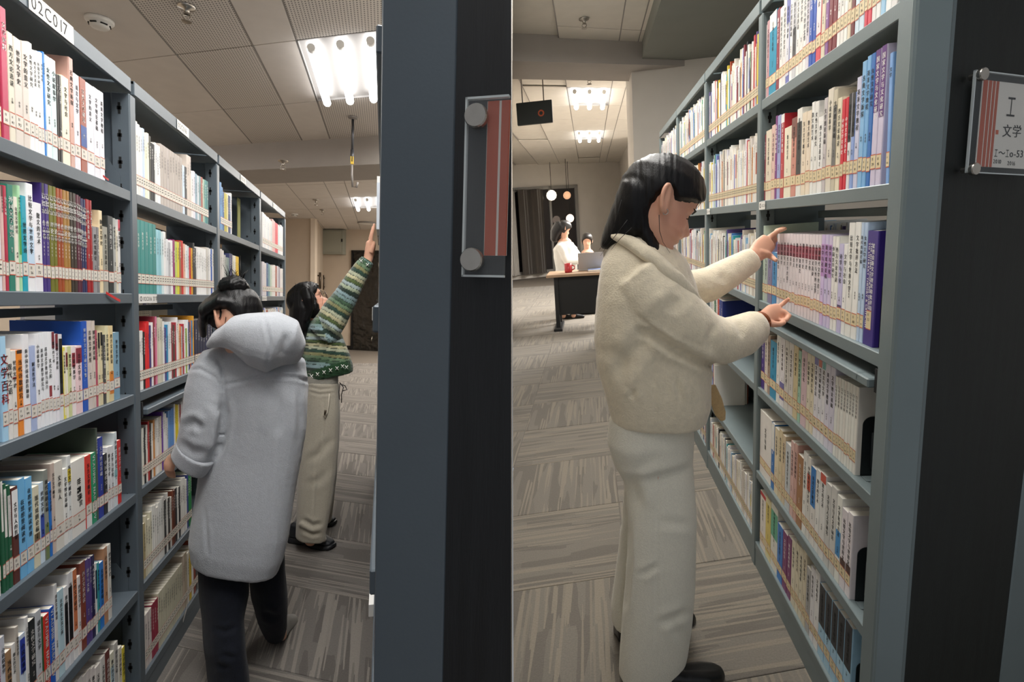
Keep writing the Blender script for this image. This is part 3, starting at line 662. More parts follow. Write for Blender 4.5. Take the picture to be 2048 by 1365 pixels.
plate(A, q, dP, Uz, nP, a2 - (q - pP) @ dP - .0005, hA, 'clear acrylic sign plate with two orange stripes on the near dark end panel',
      [(ax(977), ax(999)), (ax(1003.5), a2 - (q - pP) @ dP - .0006)], [], [(.0125, hA * .095), (.0135, hA * .885)], card=(.125, .985, ax(976)))

# ================================================================ books
PAL = [('white', 'eceae6'), ('cream', 'e9dcc0'), ('beige', 'cdbfae'), ('pink', 'dba6ad'), ('pale blue', 'bcd6ea'), ('sky blue', '7fb8e0'), ('blue', '2f66b4'), ('navy', '23305e'),
       ('purple', '5a3f86'), ('lilac', 'c3b3d6'), ('teal', '2f9aa6'), ('green', '2f8a5c'), ('pale green', 'a9d3b0'), ('olive', '7a7a2c'), ('yellow', 'e2c93a'), ('orange', 'e2822f'), ('rust', 'a4522c'),
       ('brown', '7a4a34'), ('red', 'c8323a'), ('maroon', '7a2a34'), ('plum', '5e2f4e'), ('black', '202124'), ('dark grey', '4c4d4e'), ('grey', '9a9a98'), ('lavender grey', 'd3d0da'), ('tan', 'c39a72'), ('gold', 'a4802f')]
def cname(h):
    c = np.array(lin(h)) ** .45; return min(PAL, key=lambda q: np.sum((np.array(lin(q[1])) ** .45 - c) ** 2))[0]
ORD = 'first second third fourth fifth sixth seventh eighth ninth tenth eleventh twelfth thirteenth fourteenth fifteenth sixteenth seventeenth eighteenth nineteenth twentieth'.split()
def ordn(n):
    if n <= 20: return ORD[n - 1]
    tens, u = divmod(n, 10); tn = {2: 'twent', 3: 'thirt', 4: 'fort', 5: 'fift', 6: 'sixt'}[tens]
    return tn + 'ieth' if u == 0 else tn + 'y-' + ORD[u - 1]
ROWN = ['top', 'second', 'third', 'fourth', 'fifth', 'bottom']
POOL = ['中国现代文学史论', '外国文学研究', '比较文学与世界文学', '小说叙事学', '诗学与文化', '西方文论选读', '英美文学教程', '文学理论基础', '当代诗歌研究', '现代戏剧论稿', '散文的艺术', '古典文学新探', '语言与文学', '文学批评方法', '世界文学史', '女性文学研究', '文学与社会', '东方文学概论', '翻译文学史', '文学的意义']
def shape_cover(mb, t, h, d, y0=0.0, c=.0012):      # U-shaped cover: rounded spine at x = 0, boards back to -d
    b = min(.0025, t * .2)
    out = [(-d, t / 2), (-b, t / 2), (-b * .25, t / 2 - b * .3), (0, t / 2 - b), (0, -t / 2 + b), (-b * .25, -t / 2 + b * .3), (-b, -t / 2), (-d, -t / 2)]
    inn = [(-d, t / 2 - c), (-c, t / 2 - c), (-c, -t / 2 + c), (-d, -t / 2 + c)]
    k = len(out); v = [(x, y + y0, 0) for x, y in out] + [(x, y + y0, h) for x, y in out] + [(x, y + y0, 0) for x, y in inn] + [(x, y + y0, h) for x, y in inn]
    f = [(i + 1, i, i + k, i + 1 + k) for i in range(k - 1)]
    o2, o3 = 2 * k, 2 * k + 4
    f += [(o2 + i, o2 + i + 1, o3 + i + 1, o3 + i) for i in range(3)]
    top = lambda a, q: [(a + 0, a + 1, q + 1, q + 0), (a + 1, a + 2, a + 3, q + 1), (a + 3, a + 4, q + 2, q + 1), (a + 4, a + 5, a + 6, q + 2), (a + 6, a + 7, q + 3, q + 2)]
    f += top(k, o3) + [g[::-1] for g in top(0, o2)]
    f += [(0, o2, o3, k), (k - 1, 2 * k - 1, o3 + 3, o2 + 3)]
    mb.add(v, f)
def label_mesh(mb, t, z=.034, h=.032, wide=None):
    z += random.uniform(-.003, .003)
    w = min(t * .93, wide or 9); x = .0004
    mb.mi = 0; mb.add([(x, -w / 2, z), (x, w / 2, z), (x, w / 2, z + h), (x, -w / 2, z + h)], [(0, 1, 2, 3)])
    mb.mi = 1; x += .0002
    for zz in (z, z + h - .002): mb.add([(x, -w / 2, zz), (x, w / 2, zz), (x, w / 2, zz + .002), (x, -w / 2, zz + .002)], [(0, 1, 2, 3)])
    mb.mi = 2
    s = min(.0095, w * .4)
    for k, tx in enumerate(('I1', '%d' % random.randint(10, 99))):
        write(mb, tx, (x, -s * .62, z + h - .013 - k * .0115), (0, 1, 0), (0, 0, 1), s, bold=.06)
    mb.mi = 0
def spine_text(mb, t, h, s, size=None, z=None, x=.0007, bold=.055, yoff=0, rot=False):
    if rot == 'h': write(mb, s, (x, -size * .53 * len(s), z), (0, 1, 0), (0, 0, 1), size, bold=bold); return
    size = size or min(t * .7, .0138); z = z if z is not None else h * .9
    if rot: write(mb, s, (x, -size * .35 + yoff, z), (0, 0, -1), (0, 1, 0), size, bold=bold); return
    n = int((z - .08) / (size * 1.12)); s = s[:max(2, n)]
    write(mb, s, (x, -size * .5 + yoff, z - size), (0, 1, 0), (0, 0, 1), size, True, 1.12, bold)
LBL = {}
TI = {'k': 'ink', 'w': 'whiteink', 'g': 'gold', 'r': 'redink'}
def book(place, X, s, ya, yb, z, h, hexc, label, group, opt=None, depth=None, lean=0):
    opt = opt or {}; t = max(.005, abs(yb - ya) - .0012); d = depth or (.145 + .05 * random.random()) * (.85 if h < .2 else 1)
    o = bpy.data.objects.new('book', None); COL.objects.link(o); o.empty_display_size = .02
    mm = place.M((X + s * opt.get('push', 0), (ya + yb) / 2, z + .0005))
    rot = Matrix.Rotation(0 if place is A else math.pi, 4, 'Z')
    if lean: rot = rot @ Matrix.Rotation(lean, 4, 'X')
    o.matrix_world = mm @ rot; BASE[o.name] = np.zeros(3)
    props(o, label, 'book', group)
    mb = MB(); shape_cover(mb, t, h, d); cv = part('cover', mb, M['cover'], o); c = lin(hexc); cv.color = (*c, 1)
    mb = MB(); mb.box((-.0013, -t / 2 + .0013, .0015), (-d + .002, t / 2 - .0013, h - .0008)); part('page_block', mb, M['paper'], o)
    for (za, zb, hc) in opt.get('bands', ()):
        mb = MB(); x = .0003; w = t / 2 - min(.0025, t * .2) * .6
        mb.add([(x, -w, za * h), (x, w, za * h), (x, w, zb * h), (x, -w, zb * h)], [(0, 1, 2, 3)]); bd = part('spine_band', mb, M['cover'], cv); bd.color = (*lin(hc), 1)
    mb = MB(); label_mesh(mb, t, opt.get('lz', .034), opt.get('lh', .032), opt.get('lw')); part('spine_label', mb, [M['label_a' if place is A else 'label'], M['labelred'], M['ink']], o)
    if t > .0065:
        lum = sum(c) / 3; k = opt.get('ti') or ('w' if lum < .22 else 'k')
        mb = MB()
        for e in opt.get('txt', [(POOL[random.randrange(len(POOL))],)]):
            e = tuple(e) + (None,) * (6 - len(e)); spine_text(mb, t, h, e[0], e[1], e[2] * h if e[2] else None, yoff=e[3] or 0, rot=bool(e[4]))
        if t > .011 and 'txt' not in opt: spine_text(mb, t, h, random.choice(['作者著', '主编', '编著', '译者译']), .006, h * .42)
        part('spine_title', mb, M[TI[k]], o)
    return o
def mass_book(mb, place, X, s, ya, yb, z, h, hexc, depth=None, text=True, band=None):
    t = max(.004, abs(yb - ya) - .001); d = depth or .15; tmp = MB(); tmp.cur = lin(hexc); shape_cover(tmp, t, h, d)
    tmp.cur = lin('e8e2d4'); tmp.box((-.0013, -t / 2 + .0013, .0015), (-d + .002, t / 2 - .0013, h - .0008))
    x = .0004
    if band: tmp.cur = lin(band[2]); tmp.add([(x, -t * .42, band[0] * h), (x, t * .42, band[0] * h), (x, t * .42, band[1] * h), (x, -t * .42, band[1] * h)], [(0, 1, 2, 3)])
    x = .0008
    tmp.cur = lin('e2dccf' if place is A else 'd8c8a6'); tmp.add([(x, -t * .47, .034), (x, t * .47, .034), (x, t * .47, .068), (x, -t * .47, .068)], [(0, 1, 2, 3)])
    tmp.cur = lin('c4604a'); x = .001
    for zz in (.034, .0664): tmp.add([(x, -t * .47, zz), (x, t * .47, zz), (x, t * .47, zz + .0016), (x, -t * .47, zz + .0016)], [(0, 1, 2, 3)])
    tmp.cur = lin('55504a')
    for zz in (.046, .055): tmp.add([(x, -t * .25, zz), (x, t * .25, zz), (x, t * .25, zz + .0035), (x, -t * .25, zz + .0035)], [(0, 1, 2, 3)])
    if text and t > .007:
        tmp.cur = lin('f0eee8') if sum(lin(hexc)) / 3 < .2 else lin('2a2a2c'); spine_text(tmp, t, h, random.choice(POOL)[:random.randint(4, 8)], min(t * .55, .011), h * random.uniform(.8, .92), .0012, 0)
    sg = -s
    n = len(mb.v); q = np.array(tmp.v) * [sg, sg, 1] + [X, (ya + yb) / 2, z + .0004]; mb.v.extend(map(tuple, place.w(q)))
    mb.f.extend([tuple(i + n for i in f) for f in tmp.f]); mb.c.extend(tmp.c); mb.m.extend(tmp.m)
def parse(sx):
    rows = []
    for e in sx.split():
        q = e.split(','); rows.append((float(q[0]), float(q[1]) if len(q) > 1 and q[1] else None, q[2] if len(q) > 2 else None, q[3:] if len(q) > 3 else []))
    return rows
def height_at(place, px, py, X, z):                 # measured: top edge of a spine standing on the shelf
    return float(place.onx(px, py, X)[2] - z)
NB = [0]
def run(place, X, s, z, spec, row, aisle, opts=None, default_h=.24, first_hint=0):
    rows = parse(spec); n = len(rows) - 1; opts = opts or {}; k0 = NB[0]
    seq = [i for i in range(n) if rows[i][2]]
    for pos, i in enumerate(seq):
        x0, top, hexc, fl = rows[i]; x1 = rows[i + 1][0]
        ya, yb = place.y_at(x0, X, z), place.y_at(x1, X, z)
        if place is A: ya, yb = min(ya, 2.034), min(yb, 2.038)
        else: ya, yb = min(max(ya, 1.312), 2.168), max(yb, 1.306)
        if abs(ya - yb) < .003: continue
        zs_ = ZA if place is A else ZB; lim = (zs_[row - 1] - z - .037 - (.058 if place is B and row == 3 else 0)) if row else .33
        h = min(.31, max(.15, height_at(place, (x0 + x1) / 2 if place is A else (x0 + x1) / 2, top, X, z))) if top is not None else default_h + random.uniform(-.012, .012)
        h = min(h, lim); o = dict(opts.get(i, {})); bands = list(o.get('bands', []))
        for q in fl:
            if q.startswith('b'): a, b_, hc = q[1:].split(':'); bands.append((float(a), float(b_), hc))
            elif q.startswith('t'): o['ti'] = q[1:]
            elif q.startswith('p'): o['push'] = float(q[1:])
        o['bands'] = bands
        t = abs(yb - ya); th = 'thin ' if t < .0125 else ('thick ' if t > .03 else '')
        k = len(seq) - pos if place is A else pos + 1
        if o.get('name'): lab = o['name']
        else: lab = f"{th}{cname(hexc)} book, {ordn(k)} from the far upright on the {ROWN[row]} shelf, {aisle}"
        book(place, X, s, ya, yb, z, h, hexc, lab, depth=.125 if (place is B and yb < 1.4) else None, opt=o, group=f"books on the {ROWN[row]} shelf of the {aisle}"); NB[0] += 1
GA, GB = 'grey-coat aisle', 'cream-coat aisle'
XBK = XA - .012
# ---- near bay of the grey-coat aisle: column where the spine starts, height of its top, colour
run(A, XBK, -1, ZA[0], '7,22,b8395a 21,71,d9d2c0 33,82,d2c8bf 49,90,d2c8bf 62,91,f2f0ec 71,106,ecebea 78,108,f0f0ee 85,110,e9eef2 91,109,2f7fcc 95,117,d6e8ea 106,124,d2e6e6 117,153,2c2b2a 121,155,2b2b2b 127,158,e9e2cc 142,121,cda294 151,153,dcdae2 163,161,9a5340,b.28:.5:2a4f94 176,172,dedce4 190,180,dcdae2 201,187,dedce4 211', 0, GA,
    {0: dict(txt=[('文学史料',)]), 14: dict(bands=[(.0, 1.0, 'c99f92')])})
run(A, XBK, -1, ZA[1], '7,375,d9b5ae,b.9:1:5a2a2a 13,374,b03048 20,372,2f7d6b 33,396,e6e2d2 41,374,a9d8ac,b.35:.75:4f9a48 47,394,1f9fb4 58,370,ecedf0,b.2:.6:c4dcf2 72,408,ecebf0 88,369,43307a,b.9:1:1d1830 95,371,43307a 103,374,6f6f26 111,376,6f6f26 118,379,9c4a26 125,381,9c4a26 131,383,a4793a 138,385,a4793a 144,387,3a3228 150,389,3a2f28 157,392,5a2638 163,395,5a2638 166,399,2b2f58 171,401,2b2f58 176,401,9a1c22 183,403,9a1c22 188,455,8e8c8e 196,456,7e7c7e 201,423,e6d3ac 208,455,9c9a8e 218,434,2c3132 229,438,a8aaa6 234,460,dcd4c0 238,441,dcdad8,b.85:1:c22a44 243', 1, GA,
    {i: dict(txt=[('诗探索', .0155, .92), ('理论卷' if (i // 2) % 2 else '作品卷', .0145, .67), ('2015年第%d辑' % ((i - 8) // 4 + 1), .008, .47)], ti='w') for i in range(8, 22)} | {5: dict(txt=[('·世界文学诗学', .013, .8)], ti='k')})
run(A, XBK, -1, ZA[2], '7,673,a9d3ee 19,698,e8e4de 28,702,e4dfd8,b.68:.7:9a3a3a 38,700,ea8a2c,b.96:1:3a2a20 50,669,ecebee 64,692,aab8dc 76,669,eeeef2 84,668,eceef2 91,665,eceef2 100,664,eff0f3,b.3:.42:8e2a2e 107,664,ececf0,b.82:1:7a2a34 114,668,eceaf0,b.82:1:7a2a34 121,669,dcdde2,b.2:.95:141414 129,695,e9dc5a,b.05:.95:ece6c0 134,694,eee8d8,b.72:.92:8a2a34 139,693,cfd39a 146,692,f0e4e4,b.7:.9:9a2a38 154,692,eccdd0,b.75:.97:8a2a3a 167,643,1d55b8 178,642,cfc3bc 187,642,d1c4ba 194,661,b4566a 198,663,d8d0b0,b.78:.98:1c1c1c 203,662,dccfa8,b.8:.98:1c1c1c 208,670,4a4a48 214,652,dfd8b2 220,652,e4cf9e,b.1:.4:d8822a 229,665,7ba0b6 241', 2, GA,
    {0: dict(txt=[('文学百科', .026, .85)], ti='r', name='pale blue book with large red lettering on the third shelf, grey-coat aisle'), 1: dict(txt=[('现代之语', .016, .85)]), 18: dict(txt=[('世界华文文学研究年鉴·2013', .0125, .93)], ti='w'), 9: dict(txt=[('文化之和', .0115, .72)]), 4: dict(txt=[('新中国外国戏剧的翻译与研究', .0105, .86)]), 7: dict(txt=[('英语文学教学研究与译介', .0105, .85)]), 8: dict(txt=[('英语文学教材与译介', .0105, .85)]), 12: dict(txt=[('世界华文文学研究', .0105, .85)]), 5: dict(txt=[('解读哲学法', .011, .82)])})
run(A, XBK, -1, ZA[3], '7,960,1f5c3e,b.55:1:e4e2dc 13,965,1f5c3e,b.5:.95:e4e2dc 20,968,1f5c3e,b.5:.9:e6e4e0 28,972,5a2a22,b.5:.97:ececec 42,955,6fb4e2 56,953,74b8e6 70,971,dcd6bc,b.3:.42:6a5a3c 83,963,cfe0ee,b.25:.6:2a46a4 92,938,8c9088,b.0:.4:6f7f4e 101,963,1f6fc4 107,925,cbb8ac 114,921,dcd8ce 130,936,ecebe6 138,910,e4e6e4,b.7:.85:d8c028 146,918,e6e3dc 173,910,d8382a,b.0:.3:eae6e4 185,905,1f9466 195,855,4c584c 199,874,26399a 209,907,24262c 217,893,dededf 223,891,dcdde0 230,864,d6dfe2,b.4:.5:8ab8bc 237,880,cc2f2c 244', 3, GA,
    {14: dict(txt=[('世界', .021, .76, 0, 'h'), ('名诗', .021, .65, 0, 'h'), ('鉴赏大', .017, .55, .008)], name='broad white book titled 世界名诗 on the fourth shelf of the grey-coat aisle'), 16: dict(txt=[('VLADIMIR NABOKOV', .017, .97, 0, True)], ti='w', name='green book with white Latin capitals on the fourth shelf, grey-coat aisle'), 4: dict(txt=[('在思想里阅读世界', .0135, .8)], ti='k'), 5: dict(txt=[('在思想里阅读世界', .0135, .9)], ti='k'), 11: dict(txt=[('文学与人', .015, .85)]), 3: dict(txt=[('文学与人的哲学', .0115, .85)], ti='k')})
run(A, XBK, -1, ZA[4], '-2,1285,d04a78 7,1268,cfd2dc 17,1297,a88460 29,1283,e6e4e0 37,1248,c2bab0 44,1264,cfdcec,b.55:.95:2a3fa4 56,1229,e4e4e2 63,1235,24282a 76,1217,c2c6cc 88,1230,2a5a34 91,1226,d6382a 103,1211,1a5ac0 113,1165,dedede 120,1176,b8d4de 132,1170,e2e2e4,b.2:.8:1a1a1c 140,1142,e0e0e2,b.2:.85:161618 149,1136,eceae8,b.32:1:d27a4c 158,1150,e6dcd8 165,1121,7e3c2c 175,1116,54407e 182,1113,54407e 187,1108,231f4a 193,1124,dfe0e0,b.5:.9:1d2a44 197,1123,35949c 202,1122,2a78c8 210,1093,b98a68 218,1087,dcd8d0 225', 4, GA,
    {10: dict(txt=[('VLADIMIR NABOKOV', .016, .97, 0, True)], ti='w'), 11: dict(txt=[('VLADIMIR NABOKOV', .016, .97, 0, True)], ti='w'), 13: dict(txt=[('在跨文化交流之维', .011, .9)])})
run(A, XBK, -1, ZA[5], '120,1372,e4e0da 135,1365,e0dcd8 148,1358,e4e0dc 160,1350,e2deda 170,1345,dcd6d2 178,1335,e0d8d4 186,1330,e2dad6 194,1327,dfd9d4 205,1310,e0ddd8 214,1298,6e3a34 223,1302,e4e2cc,b.2:.8:b9cfd8 231,1282,c9c6c0 239,1292,e8e6dc,b0:1:e4dccc 246,1292,dccb3e 252', 5, GA)
# ---- near bay of the cream-coat aisle
XBB = XB + .012
run(B, XBB, 1, ZB[0], '1526,,d4d0cc 1532,,c99aa0 1537,,1f8fb0,b.8:1:e8e6e2 1551,,8a3040 1557,,eae6e2 1564,,e6e2de 1570,,6f74b4,b.1:.7:dcdce4 1577,,eceaea 1583,,c9c9cc,b.2:.6:4a4a4c 1590,,ecebe6 1597,,eae6e0 1604,,ecebe8 1610,,d9d2dc 1616,,2a56b0 1623,,2a56b0 1630,,d9505c,b.3:.9:e9dcdc 1640,,d9cdb4 1648,,8a5a94 1655,,7a2a34 1663,,7a2a34 1672,,ebe8e4 1679,,eae6e0 1686,,ecebe4 1693,,e0d3bb 1700,,6e2a30,b.6:1:dccfc8 1708,,cfe0ea 1717,,cfdfea 1727,,d84a5c,b.3:.5:e6c4c8 1734,,d8485a 1742,,e6e2de 1751,,ecebe8 1760,,9cc6e2 1770,,ecebe8 1782,,e0dcd8 1794', 0, GB, default_h=.25)
run(B, XBB, 1, ZB[1], '1524,272,8a3a48 1530,262,e0d2bc 1541,252,dcb9ae 1548,234,7a2f7a 1552,233,9aa0cc 1559,231,b42a34,b.9:1:ecebe8 1566,256,e9e0c8 1580,238,c98878,b.75:1:7a4a40 1590,220,e6e4dc,b.25:.85:2c2c2c 1600,228,e6d6be 1609,225,e6d6c0 1618,208,ecebe6 1624,207,e6e4de 1632,236,eceae6 1642,200,c4bcbc 1649,182,dcd3c2 1660,184,c9bfa8,b.15:.85:6f6e6a 1668,200,e4d8bc 1677,203,cf2438 1684,199,cf2438 1690,192,e2dfe0,b.5:1:1c1c20 1697,190,8ca4d8,b.55:1:1c1c20 1704,160,cbcbe0 1713,130,86b8e0 1722,120,7ab0de 1730,115,2f6fb8 1738,108,cfc6da,b.55:1:5e2a7a 1749,100,cfc6da,b.5:1:5e2a7a 1760', 1, GB,
    {26: dict(txt=[('国家文学与文化研究', .013, .96)], ti='w'), 27: dict(txt=[('国家文学与文化研究', .013, .96)], ti='w'), 18: dict(txt=[('中外文学关系史', .011, .8)], ti='w'), 19: dict(txt=[('中外文学关系史', .011, .8)], ti='w')})
ser = ' '.join('%d,%d,%s,b.72:.86:9a3a52' % (1552 + int(k * 6.1), 468 + k * .2, 'e2dade') for k in range(14))
run(B, XBB, 1, ZB[2], '1521,452,c2d2c0 1528,470,a9b4ae 1534,480,7a7396 1543,505,2f86c0 ' + ser + ' 1637,470,cbb8e0,b.55:.9:b98ac4 1644,470,c9c0e0,b.55:.9:b98ac4 1651,471,cfc3e0,b.55:.9:b98ac4 1658,473,e9e6e2 1664,474,eceae4 1671,488,c2bcdc,b.22:.32:4f4870 1680,488,ecebe8 1688,446,e9e8e2 1700,445,ecebe6 1711,446,bcd0e6 1717,446,b4cae4 1724,462,3a2880 1745', 2, GB,
    {29: dict(txt=[('霍普金斯文学理论和批评指南', .0115, .9, .006), ('THE JOHNS HOPKINS GUIDE', .0105, .9, -.003, True), ('TO LITERARY THEORY & CRITICISM', .0105, .9, -.013, True)], ti='w', lw=.022, lz=.04, lh=.045,
              name='thick dark purple reference book at the near end of third shelf, cream-coat aisle')})
run(B, XBB, 1, ZB[3], '1517,655,4a2f86 1528,662,dfd4c8 1534,670,a48c7c 1539,682,1f8fb8 1551,667,ecebe6 1558,668,e9e4e6,b.1:.35:6f6aa8 1567,660,d9d4cc 1575,662,dcd6d0 1584,683,d9c89c 1593,700,a4cdb4 1599,695,dcbfc4 1610,694,e6dcc4 1617,697,e6dabe 1624,706,e6e2e6,b.9:1:7a74b0 1632,710,e6e4e8,b.9:1:c9705c 1639,713,e9e6e8,b.9:1:6fb0ac 1646,702,dcd8e4 1655,706,d9d4e2 1664,750,ecebe2 1670,752,e9e4da 1675,755,ecebe2 1681,758,e9e4da 1686,760,ecebe2 1692,763,e9e6dc 1697,766,ecebe2 1703,769,e9e4da 1709', 3, GB,
    {i: dict(txt=[('〇今古文学卷', .0088, .9)], ti='k') for i in range(18, 26)})
run(B, XBB, 1, ZB[4], '1515,826,e9e4de 1541,845,1f6fb8,b.6:1:ecebe6 1547,855,e2d4b4 1555,857,dccba6 1562,868,d9c4a4 1568,885,c9cdd0 1578,880,dcb4ac 1585,884,d4a89c 1591,908,a4744a 1602,900,eceae4 1610,910,e6e2da,b.6:.8:d0563a 1617,930,e9e4de,b.5:1:1f78c0 1627,935,ecebe6 1635,942,e6e4e0,b.9:1:c9503a 1646,962,cfcdc8 1656,968,d3d0ca 1667,985,ecebe2,b.3:.6:3a8ac4 1677,1012,e2d9dc,b.2:.38:4a2a24 1688,1018,e4dcde,b.2:.38:4a2a24 1698', 4, GB,
    {0: dict(txt=[('文学年鉴', .02, .8)]), 14: dict(txt=[('文学与人文学研究', .014, .88)], ti='k'), 15: dict(txt=[('文学与人文学研究', .014, .88)], ti='k')})
run(B, XBB, 1, ZB[5], '1519,985,e9e2da,b.93:1:c0282c 1530,995,e6dcae,b.1:.9:d9c46a 1540,1008,e6e4da,b.5:.9:5aa888 1553,1048,2a78c8 1563,1062,7a2f6a 1572,1070,7a2f6a 1580,1075,e4dcc4 1588,1082,e4dac0 1595,1090,e4dcc4 1602,1096,ddd2b8 1609,1130,b4b2b0 1617,1128,e6e4e6 1625,1134,eceae8 1634,1165,a4cbe2 1646,1182,a9cfe4 1658,1200,a4cbe2 1670,1218,a9cfe4 1683,1236,a4cbe2 1697', 5, GB,
    {i: dict(bands=[(.45, 1.0, '20242c')]) for i in range(13, 18)})
print('individual books', NB[0])
# two things that stand beside the books: leaning dark book and bookends
yb_ = B.y_at(1770, XBB, ZB[1])
book(B, XBB, 1, 1.3225, 1.3075, ZB[1], .262, '7fa8dc', 'pale blue book leaning at the near end of the second shelf, cream-coat aisle', 'books on the second shelf of the cream-coat aisle', dict(txt=[('文学',)]), depth=.1, lean=.045)
def bookend(place, X, s, y, z, label, side):
    t = thing('bookend', place, (X, y, z), label, 'bookend', 'black metal bookends')
    w, h, r = .12, .155, .022; pts = []
    for k in range(7): a = math.pi / 2 * k / 6; pts.append((r - r * math.cos(a), h - r + r * math.sin(a)))
    out = [(.012, 0)] + [(.012 + a, b) for a, b in pts] + [(w, h), (w, .0)]
    hole = [(w * .72, 0), (w * .72, h * .5), (w * .8, h * .62), (w, h * .66)]
    poly = [(.012, 0)] + [(.012 + a, b) for a, b in pts] + [(w, h), (w, h * .66), (w * .8, h * .62), (w * .7, h * .5), (w * .7, 0)]
    mb = MB(); tri = [np.array([X + s * a, y, z + b + .001]) for a, b in poly]
    mb.prism(tri, (0, side * -.0016, 0)); part('upright_plate', mb, mat('bookend black', '23292b', .4, .3), t)
    y = max(y - .004, 1.308); mb = MB(); mb.box((X + s * .012, y, z + .0006), (X + s * (.06 if y < 1.34 else w), y + side * (.008 if y < 1.34 else .028), z + .0016)); (part('foot_plate', mb, M['steel_b'], t) if y > 1.34 else None)
    mb = MB(); mb.smooth = True; mb.tube([(X + s * .035, y - side * .002, z + .02), (X + s * .035, y - side * .002, z + .115)], .003, 8); part('rib', mb, mat('bookend rib', '2b3234', .4, .3), t)
for px, r, lab in ((1746, 2, 'black bookend behind the thick purple book on the third shelf'), (1710, 3, 'black bookend at the near end of the fourth shelf, cream-coat aisle'), (1700, 4, 'black bookend at the near end of the fifth shelf, cream-coat aisle'), (1698, 5, 'black bookend at the near end of the bottom shelf, cream-coat aisle')):
    bookend(B, XBB, 1, B.y_at(px, XBB, ZB[r]), ZB[r], lab, -1)
# ---- all further books: one mass
mass = MB()
WP = 'ecebe6 e6e4de e9e4da d9d2cc cfd6de dcdae2 c9c0b4 e4dcc8 f0eeea'.split()
CP = '2f6fb4 b43a44 2f9aa6 7a2a34 d8c23a c98a4a 5a4a86 3a8a5c 24262c 8ab4d8 a84a2c 6f74b4'.split()
def filler(place, X, s, z, y0, y1, cols=None, dmax=.18, hr=(.2, .26), tr=(.009, .02), text=True, wfrac=.7, hh=None):
    y = y0; i = 0
    while y < y1 - .006:
        t = random.uniform(*tr)
        if cols: t = (y1 - y0) / len(cols)
        if y + t > y1 + .001: break
        c = cols[i] if cols else (random.choice(WP) if random.random() < wfrac else random.choice(CP))
        h = hh[i % len(hh)] if hh else random.uniform(*hr); dd = random.uniform(dmax - .05, dmax)
        mass_book(mass, place, X, s, y, y + t, z, h, c, dd, text, (.2 + .3 * random.random(), .6 + .35 * random.random(), random.choice(CP + ['202124'])) if (random.random() < .18 and not cols) else None)
        y += t; i += 1
def fa(r, x0, x1, cols, hh, **k): filler(A, XBK, -1, ZA[r], A.y_at(x0, XBK, ZA[r]), A.y_at(x1, XBK, ZA[r]), cols.split(), hh=hh, **k)
fa(0, 268, 300, 'f0e2b8 f2eee6 e4e2de dfe4ea c2d2e8 f0eccc ecebd6', [.24, .243, .238, .232, .235, .225, .23])
fa(0, 300, 322, '4a4a42 24262a 2c2e30 e6e4e2 eceaea f0f0ee', [.225, .205, .205, .215, .212, .212])
fa(0, 322, 366, 'b6aca4 b4aaa2 b6aca6 b2a8a0 b6aca4 b4aaa2 b6aca4 b2a8a0', [.225])
fa(0, 366, 417, 'cfe0f0 1e2024 d2c6bc cfc3b9 e6e4e2 dfdde6 8aa4b4 cfd6da 7a9aa0 a85a4a a4bca8 3a8a8a 2f7a78', [.2, .2, .255, .255, .2, .205, .2, .198, .2, .202, .198, .2, .2])
fa(1, 274, 314, '3f8a86 3f8f8a 3f8a86 3f8f8a 3a8782', [.25], wfrac=0)
fa(1, 314, 428, '9acdd8 8fc4d0 cfe2e4 ecebea dfe0e2 b8b8bc eceaea 8f2a6a c2d06a dcd23a 9a6a4a c92f2c e4b49c ecebea cfd8dc c92028 d8a01f 26282a 4a4a4c e6e4e2 f0f0ee efeeec f0f0ee efeeec f0eeee c9c4bc d6d4d2 ecebea 2f5fb4 e6e2da', [.235, .235, .23, .235, .21, .2, .21, .215, .21, .21, .215, .22, .21, .208, .205, .2, .2, .225, .205, .212, .212, .212, .212, .212, .212, .222, .222, .22, .22, .222])
fa(2, 279, 389, 'ecebe6 e6e4e0 1c1e1e d8282c d4282a 4a3a74 eceae8 8a2a3a d87a9a cfc8b4 d9d2c0 c9c4b4 e6e4e2 4f4a86 2f86b4 d9e4ea e9e6e4 8a2a34 4a443c a83440 eceaea f0d8c0 e0824a b8b4b2 b0283a eceaea 9ab44a e6e6ea 2a3468 c9704a 2a86c0 d89a2a', [.205, .205, .2, .23, .235, .22, .23, .25, .25, .245, .245, .24, .23, .205, .215, .225, .225, .215, .21, .22, .24, .215, .205, .2, .21, .225, .19, .225, .215, .22, .22, .24])
fa(2, 390, 425, '232846 20243f 232846 20243f 23284a 20243f 232846', [.22])
fa(3, 286, 366, 'e2e0d4 26282a e4e0d8 b02a2a 3a342c e6e2da c98a4a e0dcd4 eceae4 d9d4cc dcd2b8 6a3a9a e6e6e6 eceae8 d9d8d6 6f9ad0 5f8fcc 5f8fcc 5f8fcc e9e8e6 e0c81f e0c81f dcd2c4 8a2a34 e6e4e2', [.2, .2, .205, .215, .205, .2, .21, .205, .21, .21, .21, .225, .22, .21, .19, .215, .215, .218, .218, .23, .225, .22, .22, .215, .225])
fa(3, 367, 400, 'ecebe8 e6e4e0 e9e6e2 dfdcd6 eceae8 e6e4de e4e0da', [.24])
fa(4, 288, 384, 'b4a47a dcd4b8 e2dcc4 d9d4bc ecebe4 e9e6e0 e6e4de e9e8e4 ecebe6 dfdcd6 3a3a3a eceae4 2f2c2a e2dcd4 7a3a1f 5a2a1f 22262c ecebe6 24262a e6e4de eceae4 e4e2dc ecebe8 2f3f8a 1f8a4a 1f8a4a', [.2, .22, .2, .22, .235, .23, .215, .225, .23, .235, .215, .235, .21, .205, .225, .22, .222, .22, .215, .235, .24, .235, .22, .235, .235, .235])
fa(5, 291, 318, 'e2d9d2 dccfca dfd4ce 9a2a44 9a2a44 98283f', [.2, .2, .2, .205, .205, .205])
